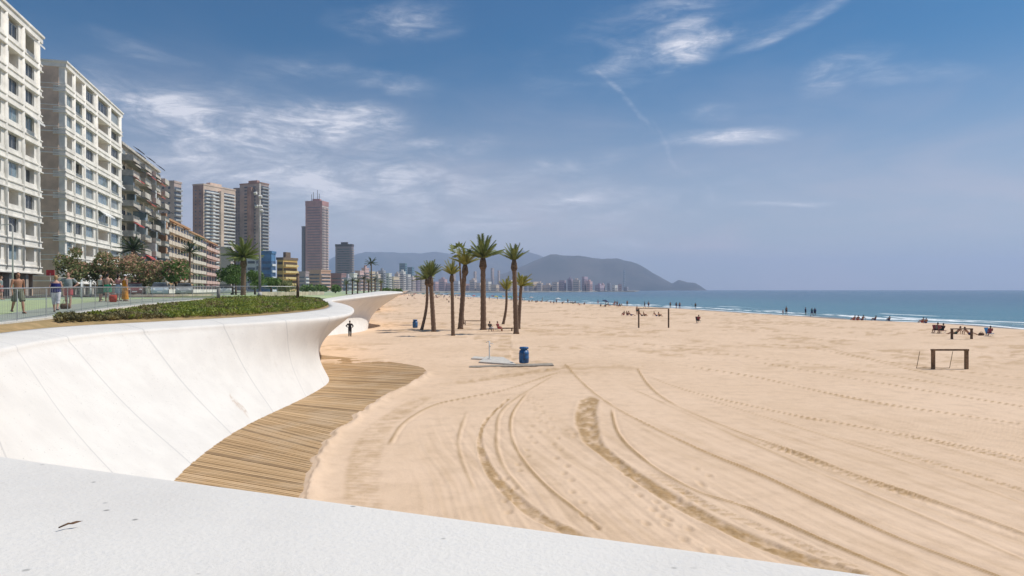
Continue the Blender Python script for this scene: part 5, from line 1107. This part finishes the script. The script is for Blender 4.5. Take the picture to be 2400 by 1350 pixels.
# distant bathers: one of each kind, then copies
def proto(kind, J, dress):
    root = empty('person', (0, -20, 0), 0, 'x', 'person')
    def add(me, nm, m):
        o = bpy.data.objects.new(nm, me); me.materials.clear(); me.materials.append(m); COL.objects.link(o); o.parent = root; return o
    add(body_mesh(J, .022, False), 'body', SK['tan']); add(c_hair(J), 'hair', HK)
    if dress != 'bare': add(c_shirt(J, .6, -.02, .94, .02, vox=.02), 'shirt', BLK)
    add(c_shorts(J, .5, .02, vox=.02), 'shorts', NAVY); return root
PR = {'stand': proto('stand', pose('stand', stride=.04), 'bare'), 'walk': proto('walk', pose('walk', stride=.25), 'shirt'), 'sit': proto('sit', pose('sit'), 'bare'), 'recline': proto('recline', pose('recline'), 'bare'), 'chair': proto('chair', pose('chair'), 'shirt')}
used = set(); rp = random.Random(5)
def person(label, px, py, kind, rz, group, skin=None, cols=(None, None), z=None, loc=None, sc=1.0):
    p = loc or pt(px, py, 0)
    if loc is None:
        for _ in range(6): h_ = float(sand_h(p.x, p.y)); p = pt(px, py, h_)
    o = PR[kind] if kind not in used else copy_tree(PR[kind]); used.add(kind)
    o.location = p; o.rotation_euler = (0, 0, R(rz)); o.scale = (sc,)*3; o['label'] = label
    if group: o['group'] = group
    elif 'group' in o: del o['group']
    for c in o.children:
        n = c.name.split('.')[0]
        if n == 'body' and skin: setmat(c, SK[skin])
        if n == 'shirt' and cols[0]: setmat(c, cols[0])
        if n == 'shorts' and cols[1]: setmat(c, cols[1])
    return o
def sand_h(x, y):
    s = shore_d(np.array([x]), np.array([y])); return (-0.3*vsm(s, -9, 1)-1.4*vsm(s, 0, 16))[0]
PEOPLE = [
 (1843, 738, 'stand', 10, 'tall dark standing bather with a child at the waterline', 'brown'), (1888, 740, 'walk', 80, 'bather walking alone left of the strolling pair at the waterline', 'tan'),
 (1903, 741.5, 'walk', 200, 'left bather of the strolling pair at the waterline', 'brown'), (1910, 741.5, 'walk', 190, 'right bather of the strolling pair at the waterline', 'brown'),
 (2002, 751, 'sit', 200, 'first bather of the seated trio by the water', 'brown'), (2011, 751, 'sit', 160, 'middle bather of the seated trio by the water', 'brown'), (2021, 751, 'recline', 190, 'last bather of the seated trio by the water', 'brown'),
 (2051, 751.5, 'sit', 200, 'lone seated bather between the trio and the dark single one', 'brown'), (2084, 752, 'sit', 170, 'dark single seated bather farther right by the water', 'brown'),
 (2162, 757, 'sit', 190 , 'left seated bather right at the foam line', 'brown'), (2170, 758, 'sit', 170 , 'right seated bather right at the foam line', 'brown'),
 (2196, 781, 'chair', 200, 'left one of two seated in dark red near the low frame', 'brown'), (2209, 782, 'chair', 190, 'right one of two seated in dark red near the low frame', 'tan'),
 (2272, 785, 'recline', 80, 'bather lying back beside the low timber frame', 'tan'), (2240, 784, 'recline', 250, 'bather stretched out behind the low timber frame', 'tan'), (2320, 789, 'chair', 190, 'person sitting in the blue chair at the far right', 'brown'),
 (1462, 739, 'sit', 190, 'dark seated bather at the left of the group left of the far goal', 'brown'), (1470, 739.5, 'sit', 160, 'seated bather in the middle of the group left of the far goal', 'brown'), (1479, 740, 'recline', 80, 'bather lying at the right of the group left of the far goal', 'tan'),
 (1493, 738, 'stand', 10, 'standing bather right at the left post of the far goal', 'tan'), (1504, 741, 'recline', 100, 'left reclining bather seen inside the far goal', 'tan'), (1510, 741, 'sit', 100, 'seated bather next to the left reclining one inside the far goal', 'tan'),
 (1538, 741, 'recline', 90, 'reclining bather seen inside the right half of the far goal', 'tan'), (1545, 742, 'sit', 110, 'seated bather in the right half of the far goal', 'tan'),
 (1571, 722, 'stand', 20, 'bather standing in shallow water right of the far goal', 'brown'), (1585, 724, 'walk', 120, 'left of two waders between the goal and the breaking wave', 'brown'), (1593, 724, 'stand', 180, 'right of two waders between the goal and the breaking wave', 'brown'),
 (1621, 723, 'stand', 180, 'left wader of the pair beside the breaking wave', 'brown'), (1630, 724, 'stand', 160, 'right wader of the pair beside the breaking wave', 'brown'),
 (1511, 722, 'walk', 90, 'left wader seen through the far goal', 'brown'), (1520, 722, 'stand', 0, 'right wader seen through the far goal', 'brown'), (1441, 717, 'stand', 0, 'wader right of the dark parasol', 'brown'), (1470, 718, 'stand', 180, 'wader above the seated group left of the goal', 'brown'), (1452, 718, 'sit', 180, 'small seated bather between the dark parasol and the wader', 'brown'),
 (1408, 718, 'sit', 180, 'bather in the shade at the left of the dark parasol', 'brown'), (1419, 719, 'sit', 200, 'bather in the shade at the right of the dark parasol', 'brown'),
 (1298, 711, 'sit', 170, 'left bather of the cluster at mid beach edge', 'brown'), (1304, 712, 'stand', 170, 'standing bather of the cluster at mid beach edge', 'brown'), (1318, 712, 'sit', 190, 'right bather of the cluster at mid beach edge', 'brown'), (1348, 711, 'sit', 190, 'bather sitting alone left of the reclining one by the water', 'brown'), (1358, 715, 'recline', 90, 'reclining bather between the cluster and the dark parasol', 'tan'),
 (1637, 757, 'chair', 170, 'person in a dark deckchair alone right of the far goal', 'brown'), (955, 701, 'sit', 180, 'bather sitting below the tip of the white wall', 'brown'), (972, 700, 'recline', 90, 'bather reclining right of the white wall tip', 'brown'), (1052, 709, 'sit', 180, 'bather sitting just left of the short slender palm', 'brown'), (1240, 708, 'sit', 180, 'seated bather right of the palms', 'brown'), (1256, 709, 'recline', 180, 'reclining bather right of the palms', 'brown')]
TOPC = [BLK, NAVY, cloth('wine', (.28, .06, .07)), cloth('teal', (.04, .20, .25)), GRY]
for (px, py, kd, rz, lb, skn) in PEOPLE:
    person(lb, px, py, kd, rz+rp.uniform(-15, 15), 'bathers along the beach', skn, (rp.choice(TOPC), rp.choice([BLK, NAVY, DKG, REDC])), sc=rp.uniform(.95, 1.05))
person('small child standing left of the tall dark bather at the waterline', 1835, 738, 'stand', 30, 'bathers along the beach', 'tan', (None, REDC), sc=.65)
# parasols, chairs, towels
PC = [('dark blue', (.03, .04, .10)), ('white', (.75, .75, .74)), ('green', (.05, .25, .12)), ('red', (.5, .06, .05)), ('yellow', (.7, .5, .08)), ('turquoise', (.05, .35, .42)), ('orange', (.7, .28, .05)), ('striped pale', (.55, .50, .50))]
def parasol_proto():
    root = empty('beach_parasol', (0, -20, 0), 0, 'x', 'parasol'); MB().tube([(0, 0, -.3), (0, 0, 2.15)], .025, 6).build('pole', WPM, root)
    c = MB(); n = 8; c.v = [(0, 0, 2.15)]+[(1.0*math.cos(6.283*k/n), 1.0*math.sin(6.283*k/n), 1.78) for k in range(n)]+[(1.01*math.cos(6.283*k/n), 1.01*math.sin(6.283*k/n), 1.66) for k in range(n)]
    c.f = [(0, k+1, (k+1) % n+1) for k in range(n)]+[(k+1, k+1+n, (k+1) % n+1+n, (k+1) % n+1) for k in range(n)]; c.sm = [False]*len(c.f); c.build('canopy', AWD, root); return root
PP = parasol_proto(); pu = [0]
def parasol(label, px, py, ci, group='parasols on the beach', tilt=0):
    p = pt(px, py, 0); o = PP if not pu[0] else copy_tree(PP); pu[0] = 1; p.z = sand_h(p.x, p.y)
    o.location = p; o.rotation_euler = (R(tilt), R(tilt), rp.uniform(0, 1)); o['label'] = label; o['group'] = group
    for c in o.children:
        if c.name.startswith('canopy'): setmat(c, cloth('parasol_'+PC[ci][0].replace(' ', '_'), PC[ci][1]))
parasol('tilted dark parasol with two bathers beneath it, near the water', 1415, 719, 0, tilt=12); parasol('white parasol in the cluster at mid beach edge', 1308, 712, 1); parasol('pale parasol left of the cluster, by the water right of the palms', 1245, 707, 7)
def chair_at(label, px, py, col):
    p = pt(px, py, 0); p.z = sand_h(p.x, p.y); root = empty('beach_chair', p, R(rp.uniform(-20, 20)), label, 'beach chair', 'beach chairs'); m = cloth(*col)
    MB().box(-.28, .28, -.28, .22, .34, .38).build('seat', m, root)
    MB().add([(-.28, .22, .38), (.28, .22, .38), (.28, .42, .95), (-.28, .42, .95), (-.28, .25, .36), (.28, .25, .36), (.28, .45, .94), (-.28, .45, .94)], [(0, 1, 2, 3), (7, 6, 5, 4), (3, 2, 6, 7), (0, 3, 7, 4), (1, 5, 6, 2)]).build('backrest', m, root)
    for s in (-.26, .26):
        for a, c in (((s, -.26, .36), (s, .24, 0)), ((s, .22, .36), (s, -.24, 0))): MB().tube([a, c], .015, 5).build('leg', STEEL, root)
chair_at('dark deckchair standing alone right of the far goal', 1637, 757, ('black', (0, 0, 0))); chair_at('bright blue chair at the right end of the seated bathers', 2320, 789, ('azure', (.03, .22, .50)))
for (px, py, lb, c) in ((2196, 781, 'left chair of the two by the low timber frame', ('wine', (0, 0, 0))), (2209, 782, 'right chair of the two by the low timber frame', ('wine', (0, 0, 0)))): chair_at(lb, px, py, c)
b = pt(2300, 787, 0); root = empty('beach_bag', (b.x, b.y, 0), 0, 'brown bag on the sand left of the bright blue chair', 'bag'); MB().loft([((0, 0, 0), .3, .2), ((0, 0, .2), .32, .2), ((0, 0, .34), .2, .1)], 12).build('bag_body', BRN, root); MB().tube([(-.12, 0, .3), (-.08, 0, .46), (.08, 0, .46), (.12, 0, .3)], .015, 6).build('handle', BRN, root)
# the far crowd
nf_ = 0
for i in range(46):
    px = rp.uniform(945, 1095) if i < 30 else rp.uniform(1095, 1240); lo_ = np.interp(px, [945, 1095, 1240], [689.5, 698.5, 706]); py = lo_+abs(rp.gauss(0, 1.6)) if i < 30 else lo_+rp.uniform(.2, 2.0)
    ci = rp.randrange(len(PC)); parasol('small far-off parasol in the crowd near the bend of the bay', px, py, ci, 'parasols of the far crowd')
for i in range(80):
    px = rp.uniform(942, 1095) if i < 46 else rp.uniform(1095, 1460); lo_ = np.interp(px, [942, 1095, 1240, 1460], [689.5, 698.5, 706, 718]); py = lo_+(abs(rp.gauss(0, 2.6)) if i < 46 else rp.uniform(-.8, 1.6))
    person('small far-off bather in the crowd near the bend of the bay', px, py, rp.choice(['stand', 'walk', 'sit', 'recline', 'sit']), rp.uniform(0, 360), 'bathers of the far crowd', rp.choice(['tan', 'brown', 'brown']), (rp.choice(TOPC), rp.choice([BLK, NAVY, REDC, GRN])))

# ------------------------------------------------------------------ haze: the air over the bay
hz = MB().box(-11300, 11300, -700, 11300, -4, 500)
hm = bpy.data.materials.new('haze_air'); hm.use_nodes = True; ht = hm.node_tree; ht.nodes.clear(); pv_ = N(ht, 'ShaderNodeVolumePrincipled'); pv_.inputs['Density'].default_value = 1.5e-4; pv_.inputs['Color'].default_value = (.62, .74, .98, 1); pv_.inputs['Anisotropy'].default_value = .25
ho = N(ht, 'ShaderNodeOutputMaterial'); lk(ht, pv_.outputs[0], ho.inputs['Volume'])
tag(hz.build('haze', hm), kind='stuff')
